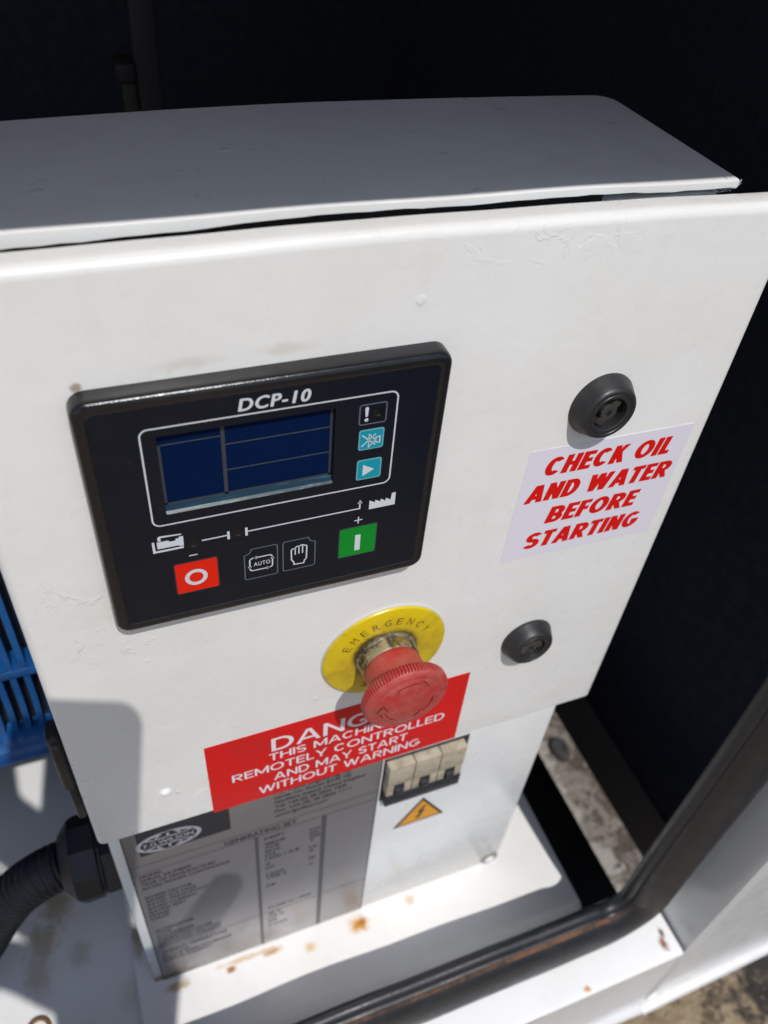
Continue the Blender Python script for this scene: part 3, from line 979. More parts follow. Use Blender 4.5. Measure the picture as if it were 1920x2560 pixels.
dl = thing('danger_label', 'red sticker with white capitals beginning DANGER below the emergency stop', 'label', (0.0378, -0.0002, -0.219))
rot = ((37.8, -188), 0.010)
flat('sticker', [rrect(-30.4, 106.4, -219.2, -156.6, 0.3, 2)], -0.0002, 'label_red', dl, 0.2, rot=rot)
for s, x0, x1, z, h in (('DANGER', 1.3, 74.3, -176.4, 11.4), ('THIS MACHINE IS', -0.2, 75.5, -184.8, 6.4), ('REMOTELY CONTROLLED', -19.2, 96.3, -194.9, 6.8), ('AND MAY START', 1.8, 75.6, -204.9, 7.0), ('WITHOUT WARNING', -6.4, 84.2, -214.4, 7.0)):
    block_text('lettering', s, x0, z, x1 - x0, h, 0.145, -0.00028, 'ink_label_white', dl, rot=rot, track=0.09, ws=0.92)

hz = thing('hazard_sticker', 'small yellow triangle with a black lightning bolt under the circuit breakers', 'sticker', (0.1078, 0.018, -0.355))
tri = lambda k: [(107.8 + k * 0.0, -322.0 - 2 * k), (107.8 + 19.0 - 1.73 * k, -354.8 + k), (107.8 - 19.0 + 1.73 * k, -354.8 + k)]
flat('border', [tri(0)], 0.0177, 'ink_dark', hz, 0.3)
flat('yellow_field', [tri(1.7)], 0.01762, 'tri_yellow', hz)
flat('bolt', [[(109.5, -333.0), (105.0, -341.5), (107.6, -341.2), (105.8, -346.0), (104.6, -345.6), (105.4, -350.2), (109.0, -346.6), (107.7, -346.4), (111.0, -338.8), (108.3, -339.2), (111.5, -333.4)]], 0.01756, 'ink_dark', hz)

# ------------------------------------------------------------------ rating plate
pl = thing('rating_plate', 'grey metal rating plate with fine print, ruled columns and a globe emblem', 'plate', (-0.003, 0.018, -0.478))
flat('plate', [rrect(-79.3, 73.2, -478.2, -212.0, 0.6, 2)], 0.0174, 'plate', pl, 0.6)
Yp = 0.01733
for x in (-78.9, 72.7): flat('edge_line', stroke([(x, -477.6), (x, -212.5)], 0.9), Yp, 'plate_band', pl)
for z in (-290.7, -300.2, -421.0): flat('rule', stroke([(-78.2, z), (72.2, z)], 0.5), Yp, 'ink_dark', pl)
flat('column_rule', stroke([(-5.6, -300.8), (-5.6, -477.8)], 2.3), Yp - 0.00001, 'plate_band', pl)
flat('column_rule', stroke([(37.6, -300.8), (37.6, -477.8)], 3.2), Yp - 0.00001, 'plate_band', pl)
flat('emblem_field', [[(-71.3, -279.3), (-20.0, -279.3), (-20.0, -228), (-71.3, -228)]], Yp, 'plate_logo', pl)
ec = (-54.6, -268.6)
emb = stroke(circ(*ec, 17.0, 40, 9.4), 2.4, True)
emb += stroke(circ(*ec, 8.2, 30, 9.2), 1.3, True)
emb += stroke([(ec[0], ec[1] - 9), (ec[0], ec[1] + 9)], 1.4)
emb += stroke([(ec[0] - 14, ec[1] + 5.0), (ec[0] - 6, ec[1] + 3.9), (ec[0] + 6, ec[1] + 3.9), (ec[0] + 14, ec[1] + 5.0)], 1.2)
emb += stroke([(ec[0] - 14, ec[1] - 5.0), (ec[0] - 6, ec[1] - 3.9), (ec[0] + 6, ec[1] - 3.9), (ec[0] + 14, ec[1] - 5.0)], 1.2)
flat('emblem', emb, Yp - 0.00004, 'plate_silver', pl, label='silver oval globe emblem')
flat('emblem_band', [rrect(ec[0] - 14.6, ec[0] + 14.6, ec[1] - 3.1, ec[1] + 3.1, 1.5, 3)], Yp - 0.00008, 'plate_logo', pl)
text('emblem_lettering', 'F.G.WILSON', ec[0] - 13.6, ec[1] - 2.2, 27.2, 4.4, Yp - 0.00012, 'plate_silver', pl, bold=0.02)
for s, z, w in (('F.G. Wilson (Engineering) Ltd', -256.6, 46), ('Larne, Co. Antrim BT40 1EJ', -261.9, 46), ('Northern Ireland, United Kingdom', -267.3, 56), ('Tel: +44 (0) 28 2826 1000', -272.7, 44), ('Fax: +44 (0) 28 2826 1111', -278.2, 47), ('www.fgwilson.com', -283.8, 32)):
    text('fine_print', s, 6.6, z, w, 4.5, Yp, 'ink_dark', pl, bold=0.03)
text('heading', 'GENERATING SET', -24.8, -298.6, 44.6, 5.4, Yp, 'ink_dark', pl, bold=0.03)
for s, z, w in (('MODEL', -306.4, 13), ('SERIAL NUMBER', -311.6, 30), ('YEAR OF MANUFACTURE', -317.0, 44), ('RATED POWER CONTINUOUS', -322.6, 52),
                ('POWER FACTOR', -336.0, 28), ('RATED VOLTAGE', -341.2, 30), ('RATED FREQUENCY', -346.8, 37), ('RATED CURRENT', -352.2, 30), ('RATED RPM', -357.8, 22), ('PHASE', -363.4, 12), ('MASS', -369, 11),
                ('ALTERNATOR', -389, 25), ('TYPE', -394.6, 10), ('ENCLOSURE', -400.2, 24), ('INSULATION CLASS', -405.8, 36), ('EXCITATION VOLTAGE', -411.4, 41), ('EXCITATION CURRENT', -417, 42),
                ('AMBIENT TEMPERATURE', -428.5, 45), ('ALTITUDE', -434.1, 18), ('ENGINE SPEED GOVERNOR', -439.7, 48), ('WIRING DIAGRAM', -445.3, 33)):
    text('fine_print', s, -75.2 + random.uniform(-.2, .2), z, w, 3.7, Yp, 'ink_dark', pl, bold=0.03)
for s, z, w in (('P40P1', -308.5, 12), ('400/230', -316.0, 13), ('ACE', -321.2, 9), ('50 Hz', -326.5, 10), ('kVA', -331.8, 7), ('1500 / 0.8', -337.0, 22), ('A', -344.5, 3), ('kW', -350.2, 6), ('1500', -361.0, 12), ('TYPE A', -366.4, 14), ('kg', -378, 6),
                ('CLASS H / IP23', -416.0, 31), ('40 C', -427.0, 10), ('152 m', -433.0, 12), ('G2', -440.0, 6), ('3 phase', -448.0, 14)):
    text('fine_print', s, -0.6, z, w, 3.8, Yp, 'ink_dark', pl, bold=0.03)
for s, z, w in (('kVA', -316, 7), ('kW', -321, 6), ('cos', -326, 7), ('V', -331, 3), ('Hz', -341, 5.5), ('A', -346, 3), ('m', -357, 4), ('C', -366, 3.2)):
    text('fine_print', s, 28.5, z, w, 3.8, Yp, 'ink_dark', pl, bold=0.03)

# ------------------------------------------------------------------ circuit breaker (three poles)
cb = thing('circuit_breaker', 'beige three pole circuit breaker with black toggle bar below the door', 'circuit breaker', (0.1015, 0.018, -0.305))
X0, PW = 75.6, 17.35
for k in range(3):
    a = X0 + k * PW
    bm = bmesh.new()
    e = 0.25
    box(bm, (a + e) * MM, (a + PW - e) * MM, 0.0118, 0.030, -0.2795, -0.2580, bevel=0.0006)
    box(bm, (a + e) * MM, (a + 5.1) * MM, 0.0122, 0.030, -0.2915, -0.2798, bevel=0.0005)
    box(bm, (a + PW - 5.1) * MM, (a + PW - e) * MM, 0.0122, 0.030, -0.2915, -0.2798, bevel=0.0005)
    frombm('pole', bm, 'beige', cb, 40)
    bm = bmesh.new()
    box(bm, (a + 5.2) * MM, (a + PW - 5.2) * MM, 0.0128, 0.030, -0.2917, -0.2797)
    box(bm, (a + 5.9) * MM, (a + PW - 5.9) * MM, 0.0108, 0.020, -0.2914, -0.2850, bevel=0.0008)
    frombm('toggle', bm, 'breaker_black', cb, 40)
bm = bmesh.new()
box(bm, (X0 + 0.3) * MM, (X0 + 3 * PW + 0.6) * MM, 0.0120, 0.0200, -0.3052, -0.2919, bevel=0.0010)
frombm('toggle_bar', bm, 'breaker_black', cb, 40)
flat('cutout', [[(X0 - 1.2, -306.0), (X0 + 3 * PW + 3.4, -306.0), (X0 + 3 * PW + 3.4, -255.0), (X0 - 1.2, -255.0)]], 0.0176, 'breaker_black', cb, 0.3)

# ================================================================== CONTROLLER
ct = thing('generator_controller', 'black generator controller with blue screen and coloured push buttons on the cabinet door', 'controller', (0.0042, 0, -0.0556))
ox0, ox1, oz0, oz1 = -55.7, 64.1, -55.7, 45.9
loops = [(0.0, 0.2, 5.5), (0.0, -0.8, 5.5), (0.15, -4.6, 5.3), (0.45, -5.9, 5.0), (1.1, -6.7, 4.5), (2.0, -7.05, 4.0), (3.3, -7.05, 3.0), (4.0, -6.95, 2.4), (4.55, -6.6, 2.0)]
bm = bmesh.new(); rings = []
for ins, y, r in loops:
    rings.append([bm.verts.new((x * MM, y * MM, z * MM)) for x, z in rrect(ox0 + ins, ox1 - ins, oz0 + ins, oz1 - ins, max(r, 0.6), 7)])
for a, b in zip(rings, rings[1:]):
    n = len(a)
    for k in range(n): bm.faces.new((a[k], a[(k + 1) % n], b[(k + 1) % n], b[k]))
frombm('bezel', bm, 'bezel', ct, 60)
YF = -0.0066
wx0, wx1, wz0, wz1 = -32.8, 24.0, -1.8, 30.3
win = rrect(wx0, wx1, wz0, wz1, 0.5, 2)
flat('membrane', [(rrect(ox0 + 4.5, ox1 - 4.5, oz0 + 4.5, oz1 - 4.5, 2.0, 7), [win[::-1]])], YF, 'membrane', ct, 2.6)
# screen
scn = flat('screen', [[(-34, 0.9), (25, 0.9), (25, 31), (-34, 31)]], -0.0045, 'lcd', ct, 0.3, label='dark blue display')
flat('screen_rule', stroke([(-12.5, 0.9), (-12.5, 30.6)], 1.25) + stroke([(-32.3, 0.9), (-32.3, 25.4)], 1.0) + stroke([(23.3, 0.9), (23.3, 30.6)], 0.9) + stroke([(-32.7, 1.2), (23.8, 1.2)], 0.9), -0.00456, 'lcd_line', scn)
flat('screen_thin_rule', stroke([(-32.2, 25.3), (-13.1, 25.3)], 0.40) + stroke([(-11.9, 21.6), (22.9, 21.6)], 0.40) + stroke([(-11.9, 11.1), (22.9, 11.1)], 0.40), -0.00456, 'lcd_line_thin', scn)
bm = bmesh.new()
q = [bm.verts.new((x * MM, y * MM, z * MM)) for x, y, z in ((-32.9, -5.6, -1.0), (24.1, -5.6, -1.0), (24.1, -4.5, 0.9), (-32.9, -4.5, 0.9))]
bm.faces.new(q)
frombm('glass_edge', bm, 'lcd_lip', ct, label='cyan lower edge of the display glass')
bm = bmesh.new()
q = [bm.verts.new((x * MM, y * MM, z * MM)) for x, y, z in ((-32.9, -6.4, -1.78), (24.1, -6.4, -1.78), (24.1, -5.6, -1.0), (-32.9, -5.6, -1.0))]
bm.faces.new(q)
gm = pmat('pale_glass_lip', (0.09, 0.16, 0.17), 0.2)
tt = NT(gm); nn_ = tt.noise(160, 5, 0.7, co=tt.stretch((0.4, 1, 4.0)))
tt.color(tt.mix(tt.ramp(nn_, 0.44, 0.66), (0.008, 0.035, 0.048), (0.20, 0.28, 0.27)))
frombm('glass_lip', bm, gm, ct)
YI = YF - 0.00005
flat('frame_line', stroke(rrect(-37.5, 45.3, -6.0, 33.5, 2.6, 8), 0.55, True), YI, 'ink_white', ct)
text('lettering', 'DCP-10', -7.5, 35.0, 22.8, 4.5, YI, 'ink_white', ct, bold=0.045, shear=0.18, space=1.12)
# alarm indicator
flat('indicator_outline', stroke(rrect(32.2, 41.6, 21.8, 29.8, 0.9, 4), 0.45, True), YI, 'ink_grey', ct)
flat('indicator_mark', [[(34.0, 28.4), (34.4, 28.8), (34.9, 28.8), (35.3, 28.4), (35.05, 24.9), (34.3, 24.9)], circ(34.7, 23.6, 0.7, 16)], YI, 'ink_white', ct)
for (x, z, r) in ((38.9, 25.8, 1.7), (-25.4, -17.2, 1.7), (-10.0, -16.3, 1.6)):
    l = lathe('led', [(r + 0.15, -6.61), (r, -6.66), (r * 0.75, -6.70), (0, -6.72)], x, z, 'led', ct, 24, 60)
    flat('glint', [[(x - 0.7, z - 1.05), (x + 0.7, z - 0.95), (x + 0.65, z - 0.82), (x - 0.7, z - 0.92)]], -0.00676, 'glint', l)  # pale sliver coloured as a glint of light
# key pads
def key(name, x0, x1, z0, z1, face, rim, label, r=0.9):
    o = flat(name, [rrect(x0, x1, z0, z1, r, 4)], YF - 0.00008, rim, ct, 0.08, label=label)
    flat('key_face', [rrect(x0 + 0.45, x1 - 0.45, z0 + 0.45, z1 - 0.45, max(0.2, r - 0.3), 4)], YF - 0.00013, face, o)
    return o
YS = YF - 0.00018
k = key('mute_button', 32.45, 41.5, 10.9, 19.5, 'btn_cyan', 'btn_cyan_rim', 'cyan button with crossed bell')
sy = stroke([(33.5, 17.5), (38.5, 12.6)], 0.4) + stroke([(33.5, 12.6), (38.5, 17.3)], 0.4)
sy += stroke([(36.1, 17.5), (36.05, 11.9), (38.5, 14.6)], 0.4, True) + stroke([(38.6, 15.7), (40.1, 16.0), (40.1, 13.4), (38.6, 13.6)], 0.4, True)
flat('symbol', sy, YS, 'ink_white', k)
k = key('scroll_button', 32.45, 41.6, -2.5, 6.5, 'btn_cyan', 'btn_cyan_rim', 'cyan button with play triangle')
flat('symbol', [[(34.7, 4.3), (39.0, 1.7), (34.75, -0.8)]], YS, 'ink_white', k)
k = key('stop_button', -33.1, -17.6, -41.2, -25.4, 'btn_red', 'btn_red_rim', 'red button with ring')
flat('symbol', [(circ(-25.7, -33.7, 4.0, 48), [circ(-25.7, -33.7, 2.5, 48)[::-1]])], YS, 'ink_white', k)
k = key('start_button', 27.3, 42.5, -40.8, -25.3, 'btn_green', 'btn_green_rim', 'green button with bar')
flat('symbol', [[(33.8, -29.7), (35.95, -29.8), (36.0, -38.0), (33.85, -38.0)]], YS, 'ink_white', k)
def notch(x0, x1, z0, z1, left, r=2.6):
    if left:
        arc = [(x0 + r * math.cos(a), z1 + r * math.sin(a)) for a in [-PI / 2 * (1 - i / 6) - 0.0 for i in range(7)]]
        arc = [(x0 + r * math.sin(PI / 2 * i / 6), z1 - r * math.cos(PI / 2 * i / 6)) for i in range(7)]
        return [(x0, z1 - r)] + arc[1:] + [(x1 - 0.6, z1), (x1, z1 - 0.6), (x1, z0 + 0.6), (x1 - 0.6, z0), (x0 + 0.6, z0), (x0, z0 + 0.6)]
    arc = [(x1 - r * math.cos(PI / 2 * i / 6), z1 - r * math.sin(PI / 2 * i / 6)) for i in range(7)]
    return [(x0 + 0.6, z1)] + arc + [(x1, z0 + 0.6), (x1 - 0.6, z0), (x0 + 0.6, z0), (x0, z0 + 0.6), (x0, z1 - 0.6)]
ab = flat('auto_button', stroke(notch(-8.3, 3.9, -41.2, -25.8, True), 0.42, True), YI, 'ink_grey', ct, label='outlined AUTO button')
ar = stroke(rrect(-6.4, 2.0, -37.0, -30.5, 1.2, 4), 0.5, True)
ar += [[(-3.8, -29.6), (-3.8, -31.3), (-5.0, -30.5)], [(-0.2, -37.8), (-0.2, -36.2), (1.0, -37.0)], [(-7.2, -34.6), (-5.6, -34.6), (-6.4, -35.8)], [(1.2, -32.6), (2.8, -32.6), (2.0, -31.4)]]
flat('symbol', ar, YI - 0.00001, 'ink_white', ab)
text('lettering', 'AUTO', -4.9, -34.9, 6.0, 2.0, YI, 'ink_white', ab, bold=0.012, space=1.15)
hb = flat('manual_button', stroke(notch(6.0, 18.2, -41.0, -25.7, False), 0.42, True), YI, 'ink_grey', ct, label='outlined button with hand')
hd = stroke([(9.1, -30.7), (9.5, -30.1), (10.6, -30.2), (10.8, -29.5), (11.3, -29.2), (12.3, -29.3), (12.7, -29.0), (13.3, -28.9), (13.9, -29.2), (14.3, -29.5), (14.8, -29.6), (15.0, -30.2), (14.9, -36.4), (14.2, -37.3), (13.9, -38.7), (10.2, -38.5), (10.0, -37.0), (9.2, -35.8)], 0.5, True)
hd += stroke([(10.6, -30.2), (10.6, -33.4)], 0.45) + stroke([(12.0, -29.3), (12.0, -33.2)], 0.45) + stroke([(13.4, -29.2), (13.4, -33.2)], 0.45)
flat('symbol', hd, YI, 'ink_white', hb)
# schematic line
sl = stroke([(-22.5, -16.4), (-13.6, -16.4)], 0.55) + stroke([(-13.3, -14.6), (-13.3, -18.4)], 0.85) + stroke([(-7.0, -14.5), (-7.0, -18.4)], 0.85)
sl += stroke([(-6.6, -16.4), (34.75, -16.4), (34.75, -13.0)], 0.55) + [[(34.75, -12.2), (33.8, -13.9), (35.7, -13.9)]]
flat('schematic_line', sl, YI, 'ink_white', ct)
flat('factory_symbol', [[(38.4, -13.4), (38.4, -17.8), (48.6, -17.8), (48.5, -11.7), (47.0, -11.8), (46.7, -15.0), (44.8, -13.6), (44.7, -15.0), (42.8, -13.6), (42.7, -14.9), (40.7, -13.6), (40.6, -14.8)]], YI, 'ink_white', ct)
eng = [[(-38.9, -12.9), (-38.1, -12.9), (-38.0, -17.3), (-30.4, -16.7), (-30.6, -16.2), (-37.4, -16.4), (-37.2, -13.0), (-36.6, -12.7), (-36.5, -11.5), (-35.9, -11.5), (-35.8, -12.6), (-33.2, -12.6), (-33.0, -13.6), (-30.9, -13.4), (-30.7, -12.9), (-29.9, -12.9), (-29.8, -12.3), (-28.5, -12.3), (-28.6, -16.8), (-29.4, -17.9), (-38.9, -18.1)],
       [(-36.4, -10.5), (-36.2, -11.3), (-29.2, -11.9), (-28.7, -11.3), (-29.5, -10.6)]]
eng = [[(-38.9, -12.9), (-38.1, -12.9), (-38.0, -17.2), (-28.7, -17.2), (-28.7, -18.1), (-38.9, -18.1)],
       [(-37.3, -16.4), (-37.3, -13.2), (-33.4, -13.2), (-33.1, -13.9), (-31.2, -13.9), (-31.0, -13.0), (-29.9, -13.0), (-29.9, -12.4), (-28.5, -12.4), (-28.6, -16.9), (-30.0, -16.9), (-30.2, -16.4)],
       [(-36.9, -12.9), (-36.9, -11.2), (-36.2, -10.6), (-28.9, -11.2), (-29.3, -11.7), (-35.9, -11.4), (-35.9, -12.9)]]
flat('engine_symbol', eng, YI, 'ink_white', ct)
flat('minus_mark', [[(-27.3, -22.3), (-24.4, -22.3), (-24.4, -22.75), (-27.3, -22.75)]], YI, 'ink_white', ct)
flat('plus_mark', [[(33.0, -22.0), (34.4, -22.0), (34.4, -20.6), (34.85, -20.6), (34.85, -22.0), (36.2, -22.0), (36.2, -22.45), (34.85, -22.45), (34.85, -23.9), (34.4, -23.9), (34.4, -22.45), (33.0, -22.45)]], YI, 'ink_white', ct)

# ================================================================== EMERGENCY STOP
es = thing('emergency_stop_button', 'worn red mushroom emergency stop on a yellow disc, between the controller and red label', 'emergency stop', (0.0552, 0, -0.1168))
ex, ez = 55.2, -116.8
lathe('legend_disc', [(30.0, 0.2), (30.0, -1.0), (29.6, -1.6), (28.8, -1.9), (20, -2.25), (14.0, -2.4), (0, -2.4)], ex, ez, 'yellow_worn', es, 96, 30, label='yellow legend disc')
lathe('disc_gasket', [(30.5, 0.3), (30.5, -0.5), (30.0, -0.7)], ex, ez, pmat('clear_gasket', (0.55, 0.55, 0.5), 0.4), es, 96, 40)
def arc_text(s, r, a0, a1, h, w, mat, up=1):
    n = len(s)
    for i, ch in enumerate(s):
        a = math.radians(a0 + (a1 - a0) * i / (n - 1))
        px, pz = ex + r * math.cos(a), ez + r * math.sin(a)
        ro = a - PI / 2 if up > 0 else a + PI / 2
        def place(X, Z, px=px, pz=pz, ro=ro):
            return px + X * math.cos(ro) - Z * math.sin(ro), pz + X * math.sin(ro) + Z * math.cos(ro)
        text('lettering', ch, -w / 2, -h / 2, w, h, -0.00229, mat, es, place=place, bold=-0.002)
arc_text('EMERGENCY', 21.8, 152, 31, 4.2, 3.0, 'engraved')
arc_text('STOP', 21.8, 246, 294, 4.2, 3.0, 'engraved', -1)
lathe('collar', [(14.6, -2.2), (14.6, -3.4), (13.9, -4.0), (13.9, -9.2), (13.2, -9.8), (12.0, -9.8)], ex, ez, 'collar', es, 72, 30, label='tarnished metal collar')
lathe('neck', [(12.6, -8.6), (13.3, -9.4), (13.7, -13), (13.9, -17), (14.7, -21.0), (17.5, -22.6), (18, -23.2)], ex, ez, 'red_worn', es, 72, 40, label='red neck')
NT_ = 84
def knurl(i, r, y):
    if -27.4 < y < -22.7 and r > 18.5:
        return r - (0.85 if i % 4 in (2, 3) else 0.0)
    return r
lathe('cap', [(16.5, -22.6), (18.6, -22.9), (19.4, -23.2), (20.1, -24.2), (20.2, -26.6), (20.0, -27.3), (19.7, -27.9), (19.0, -28.7), (18.0, -29.3), (16.2, -29.6), (15.7, -29.5), (15.3, -29.75), (12, -30.4), (7, -31.0), (3, -31.2), (0, -31.25)], ex, ez, 'red_worn', es, NT_ * 4, 32, label='worn red cap with knurled rim and turn arrows', mod=knurl)
def face_y(r):
    return -(31.25 - (r / 15.3) ** 2 * 1.45)
def arc_arrow(a0, a1, grow=0.0, lift=0.5, name='turn_arrow', mat='red_worn'):
    bm = bmesh.new()
    n = 22
    o, b = [], []
    for i in range(n + 1):
        t = i / n
        a = math.radians(a0 + (a1 - a0) * t)
        hw = 1.0 if t < 0.72 else 2.3 * (1 - t) / 0.28 + 0.02
        if t < 0.72: hw = 0.55 + 0.5 * t
        hw += grow
        row, rb = [], []
        for s_ in (-1, 1):
            r = 12.2 + hw * s_
            row.append(bm.verts.new(((ex + r * math.cos(a)) * MM, (face_y(r) - lift) * MM, (ez + r * math.sin(a)) * MM)))
            rb.append(bm.verts.new(((ex + r * math.cos(a)) * MM, (face_y(r) + 0.1) * MM, (ez + r * math.sin(a)) * MM)))
        o.append(row); b.append(rb)
    for i in range(n):
        bm.faces.new((o[i][0], o[i + 1][0], o[i + 1][1], o[i][1]))
        for s_ in (0, 1):
            bm.faces.new((o[i][s_], o[i + 1][s_], b[i + 1][s_], b[i][s_]))
    bm.faces.new((o[0][0], o[0][1], b[0][1], b[0][0]))
    frombm(name, bm, mat, es, 30)
M['groove'] = pmat('dark_red_outline', (0.11, 0.022, 0.018), 0.6)  # dark red outline that sets off each raised arrow
for a0 in (118, 238, 358):
    arc_arrow(a0 + 2, a0 - 71.5, 0.42, 0.10, 'arrow_groove', 'groove')
    arc_arrow(a0, a0 - 70)

# ================================================================== GLAND AND CONDUIT
gl = thing('cable_conduit', 'black corrugated conduit and hexagonal gland entering the cabinet from the left', 'conduit', (-0.0855, 0.055, -0.335))
def xlathe(name, prof, cy, cz_, mat, parent, seg, smooth, hexr=None):
    bm = bmesh.new(); rings = []
    for r, x in prof:
        ring = []
        for i in range(seg):
            a = 2 * PI * i / seg
            ring.append(bm.verts.new((x, cy + r * math.cos(a), cz_ + r * math.sin(a))))
        rings.append(ring)
    for a, b in zip(rings, rings[1:]):
        for i in range(seg): bm.faces.new((a[i], a[(i + 1) % seg], b[(i + 1) % seg], b[i]))
    bm.faces.new(rings[0]); bm.faces.new(rings[-1])
    return frombm(name, bm, mat, parent, smooth)
GY, GZ = 0.048, -0.321
xlathe('lock_nut', [(0.0250, -0.0850), (0.0262, -0.0862), (0.0262, -0.0938), (0.0250, -0.0948)], GY, GZ, 'gland', gl, 6, 20)
xlathe('gland_body', [(0.0235, -0.0948), (0.0235, -0.0962), (0.0255, -0.0972), (0.0260, -0.1075), (0.0245, -0.1115), (0.0205, -0.1150), (0.0170, -0.1180), (0.0155, -0.1180)], GY, GZ, 'gland', gl, 10, 25)
cp = catmull([(-0.1150, GY, GZ + 0.001), (-0.131, GY, GZ - 0.005), (-0.148, GY + 0.001, GZ - 0.020), (-0.164, GY + 0.002, GZ - 0.045), (-0.182, GY + 0.003, GZ - 0.080), (-0.205, GY + 0.004, GZ - 0.118), (-0.245, GY + 0.006, GZ - 0.146), (-0.33, GY + 0.01, GZ - 0.152), (-0.5, GY + 0.01, GZ - 0.153)], 40)
acc = [0.0]
for a, b in zip(cp, cp[1:]): acc.append(acc[-1] + (b - a).length)
res = []
n = int(acc[-1] / 0.0006)
j = 0
for i in range(n):
    s_ = acc[-1] * i / n
    while acc[j + 1] < s_: j += 1
    f_ = (s_ - acc[j]) / max(1e-9, acc[j + 1] - acc[j])
    res.append(cp[j].lerp(cp[j + 1], f_))
tube('corrugated_hose', res, lambda i, t: 0.0140 + 0.0010 * max(-0.7, min(0.7, math.sin(i * 2 * PI / 7.0) * 1.3)), 'gland', gl, 30, 50)

# rusty ring on the pan
rg = thing('rusty_ring', 'small rusty brown ring lying on the white floor in the corner of the picture', 'ring', (-0.1670, 0.020, -0.49))
bm = bmesh.new()
R1, R2 = 0.0072, 0.0016
rings = []
for i in range(32):
    a = 2 * PI * i / 32
    rings.append([bm.verts.new((-0.1668 + (R1 + R2 * math.cos(q)) * math.cos(a), 0.0185 + (R1 + R2 * math.cos(q)) * math.sin(a), -0.4885 + R2 * math.sin(q))) for q in [2 * PI * j / 10 for j in range(10)]])
for i in range(32):
    a, b = rings[i], rings[(i + 1) % 32]
    for j in range(10): bm.faces.new((a[j], a[(j + 1) % 10], b[(j + 1) % 10], b[j]))
frombm('ring', bm, pmat('rusty_brown', (0.16, 0.075, 0.03), 0.75), rg, 60)

# ================================================================== ALTERNATOR (blue, left)
al = thing('alternator', 'blue painted alternator end with slotted vents left of the cabinet', 'alternator', (-0.20, 0.15, -0.28))
bm = bmesh.new()
box(bm, -0.330, -0.101, 0.118, 0.40, -0.275, -0.03, bevel=0.004)
frombm('housing', bm, 'black_steel', al, 40, label='dark inside of the alternator behind the vents')
px = -0.1030
NSL = 26
for k in range(NSL):
    xx = px - 0.0072 * k
    for (za, zb, bow) in ((-0.1985, -0.030, 0.0), (-0.2660, -0.2010, 0.006)):
        bm = bmesh.new(); rr = []
        for i in range(9):
            t = i / 8
            z = zb + (za - zb) * t
            x = xx - bow * t * t * (0.6 + 0.02 * k)
            y = 0.1015 + (0.010 * t * t if bow else 0)
            rr.append([bm.verts.new((x + sx * 0.0017, y + yy, z)) for sx, yy in ((-1, 0), (1, 0), (0.8, 0.012), (-0.8, 0.012))])
        for a, b in zip(rr, rr[1:]):
            for i in range(4): bm.faces.new((a[i], a[(i + 1) % 4], b[(i + 1) % 4], b[i]))
        bm.faces.new(rr[0]); bm.faces.new(rr[-1])
        frombm('slat', bm, 'blue', al, 30)
mbox('cross_bar', (-0.320, -0.1005, 0.1000, 0.1160, -0.2012, -0.1950), 'blue', al, bevel=0.0012)
# rim at the bottom: curved band
bm = bmesh.new(); rr = []
prof = [(0.106, -0.2640), (0.0995, -0.2670), (0.0975, -0.2720), (0.0985, -0.2785), (0.105, -0.2815), (0.150, -0.2815), (0.150, -0.2640)]
for i in range(24):
    x = -0.0995 - 0.225 * i / 23
    rr.append([bm.verts.new((x, y, z - 0.0 * (x + 0.1) ** 2)) for y, z in prof])
for a, b in zip(rr, rr[1:]):
    for i in range(len(prof)): bm.faces.new((a[i], a[(i + 1) % len(prof)], b[(i + 1) % len(prof)], b[i]))
bm.faces.new(rr[0]); bm.faces.new(rr[-1])
frombm('rim', bm, 'blue', al, 40)
mbox('foot', (-0.300, -0.240, 0.16, 0.30, -0.4899, -0.2820), 'blue', al, bevel=0.003)

# ================================================================== PHOTOGRAPHER'S PHONE AND HAND (behind the lens; cast the shadow on the door)
def uvw(u, v, w):
    return CAM_C + RIGHT * u + UP * v - FWD * w
ph = thing('phone', 'smartphone held over the cabinet, its rounded shadow falling on the lower left of the door', 'phone', tuple(uvw(-0.026, -0.06, 0.008)))
bm = bmesh.new(); rings = []
U0, U1, V0, V1 = -0.0635, 0.0118, -0.142, 0.0205
for w, ins in ((0.0035, 0.0018), (0.0042, 0.0005), (0.0058, 0.0), (0.0092, 0.0), (0.0108, 0.0005), (0.0115, 0.0018)):
    rings.append([bm.verts.new(uvw(u, v, w)) for u, v in rrect(U0 + ins, U1 - ins, V0 + ins, V1 - ins, 0.0105 - ins, 8)])
for a, b in zip(rings, rings[1:]):
    n = len(a)
    for k in range(n): bm.faces.new((a[k], a[(k + 1) % n], b[(k + 1) % n], b[k]))
bm.faces.new(rings[0]); bm.faces.new(rings[-1])
frombm('case', bm, 'phone', ph, 40)
bm = bmesh.new(); rings = []
for w in (0.01155, 0.0116):
    rings.append([bm.verts.new(uvw(u, v, w)) for u, v in rrect(U0 + 0.003, U1 - 0.003, V0 + 0.003, V1 - 0.003, 0.0085, 6)])
for k in range(len(rings[0])): bm.faces.new((rings[0][k], rings[0][(k + 1) % len(rings[0])], rings[1][(k + 1) % len(rings[0])], rings[1][k]))
bm.faces.new(rings[1])
frombm('display', bm, 'phone_glass', ph)

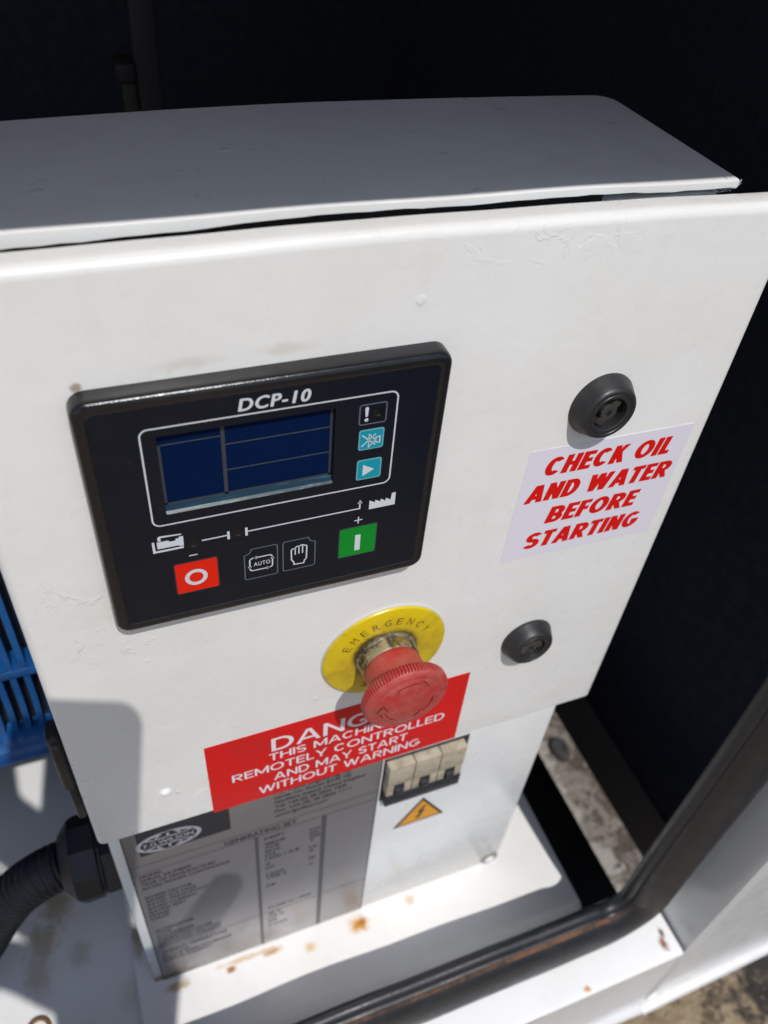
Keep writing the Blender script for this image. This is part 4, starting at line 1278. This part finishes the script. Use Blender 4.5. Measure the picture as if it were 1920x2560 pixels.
def skin_chain(name, verts, edges, mat, parent, root, label=None):
    me = bpy.data.meshes.new(name)
    me.from_pydata([tuple(uvw(*v[:3])) for v in verts], edges, [])
    o = bpy.data.objects.new(name, me)
    COL.objects.link(o)
    md = o.modifiers.new('skin', 'SKIN'); md.use_smooth_shade = True
    sd = o.modifiers.new('sub', 'SUBSURF'); sd.levels = 2; sd.render_levels = 2
    sk = me.skin_vertices[0].data if me.skin_vertices else None
    if sk is None:
        bpy.context.view_layer.objects.active = o
        sk = o.data.skin_vertices[0].data
    for i, v in enumerate(verts):
        r = v[3]
        sk[i].radius = (r, r) if not isinstance(r, tuple) else r
        sk[i].use_root = (i == root)
    dg = bpy.context.evaluated_depsgraph_get()
    m2 = bpy.data.meshes.new_from_object(o.evaluated_get(dg))
    bpy.data.objects.remove(o)
    for p in m2.polygons: p.use_smooth = True
    m2.materials.clear()
    return link(name, m2, mat, parent, label)

hn = thing('hand', 'hand and sleeved forearm holding the phone, shadow of the thumb falling on the rating plate', 'hand', tuple(uvw(0.0, -0.2, 0.03)))
V = [(0.012, -0.225, 0.036, 0.033), (0.010, -0.190, 0.032, 0.037), (0.008, -0.160, 0.030, 0.034), (-0.012, -0.128, 0.028, 0.026)]
E = [(0, 1), (1, 2), (2, 3)]
def chain(start, pts):
    i = start
    for p in pts:
        V.append(p); E.append((i, len(V) - 1)); i = len(V) - 1
chain(2, [(0.036, -0.146, 0.024, 0.0245), (0.052, -0.130, 0.018, 0.0165), (0.0650, -0.103, 0.015, 0.0145), (0.0770, -0.0750, 0.014, 0.0125)])      # thumb
chain(3, [(-0.034, -0.078, 0.028, 0.0130), (-0.064, -0.058, 0.024, 0.0135), (-0.0890, -0.042, 0.020, 0.0125), (-0.0960, -0.012, 0.020, 0.0120), (-0.0965, 0.016, 0.020, 0.0100)])   # index, stretched out to widen the shade on the floor
chain(3, [(-0.036, -0.104, 0.030, 0.0140), (-0.074, -0.075, 0.026, 0.0165), (-0.1040, -0.060, 0.016, 0.0160), (-0.1250, -0.046, 0.008, 0.0120)])   # middle, lengthened and thickened to close gaps in the shadow
chain(2, [(-0.036, -0.134, 0.030, 0.0150), (-0.076, -0.110, 0.026, 0.0165), (-0.1020, -0.106, 0.012, 0.0125), (-0.0940, -0.102, -0.003, 0.0085)])   # ring
chain(2, [(-0.032, -0.168, 0.029, 0.0150), (-0.070, -0.152, 0.025, 0.0165), (-0.1000, -0.156, 0.014, 0.0150), (-0.0840, -0.142, -0.002, 0.0080)])   # little
skin_chain('palm', V, E, 'skin', hn, 1)
skin_chain('sleeve', [(0.003, -0.222, 0.036, 0.036), (0.008, -0.30, 0.070, 0.042), (0.020, -0.45, 0.140, 0.050)], [(0, 1), (1, 2)], 'sleeve', hn, 0)
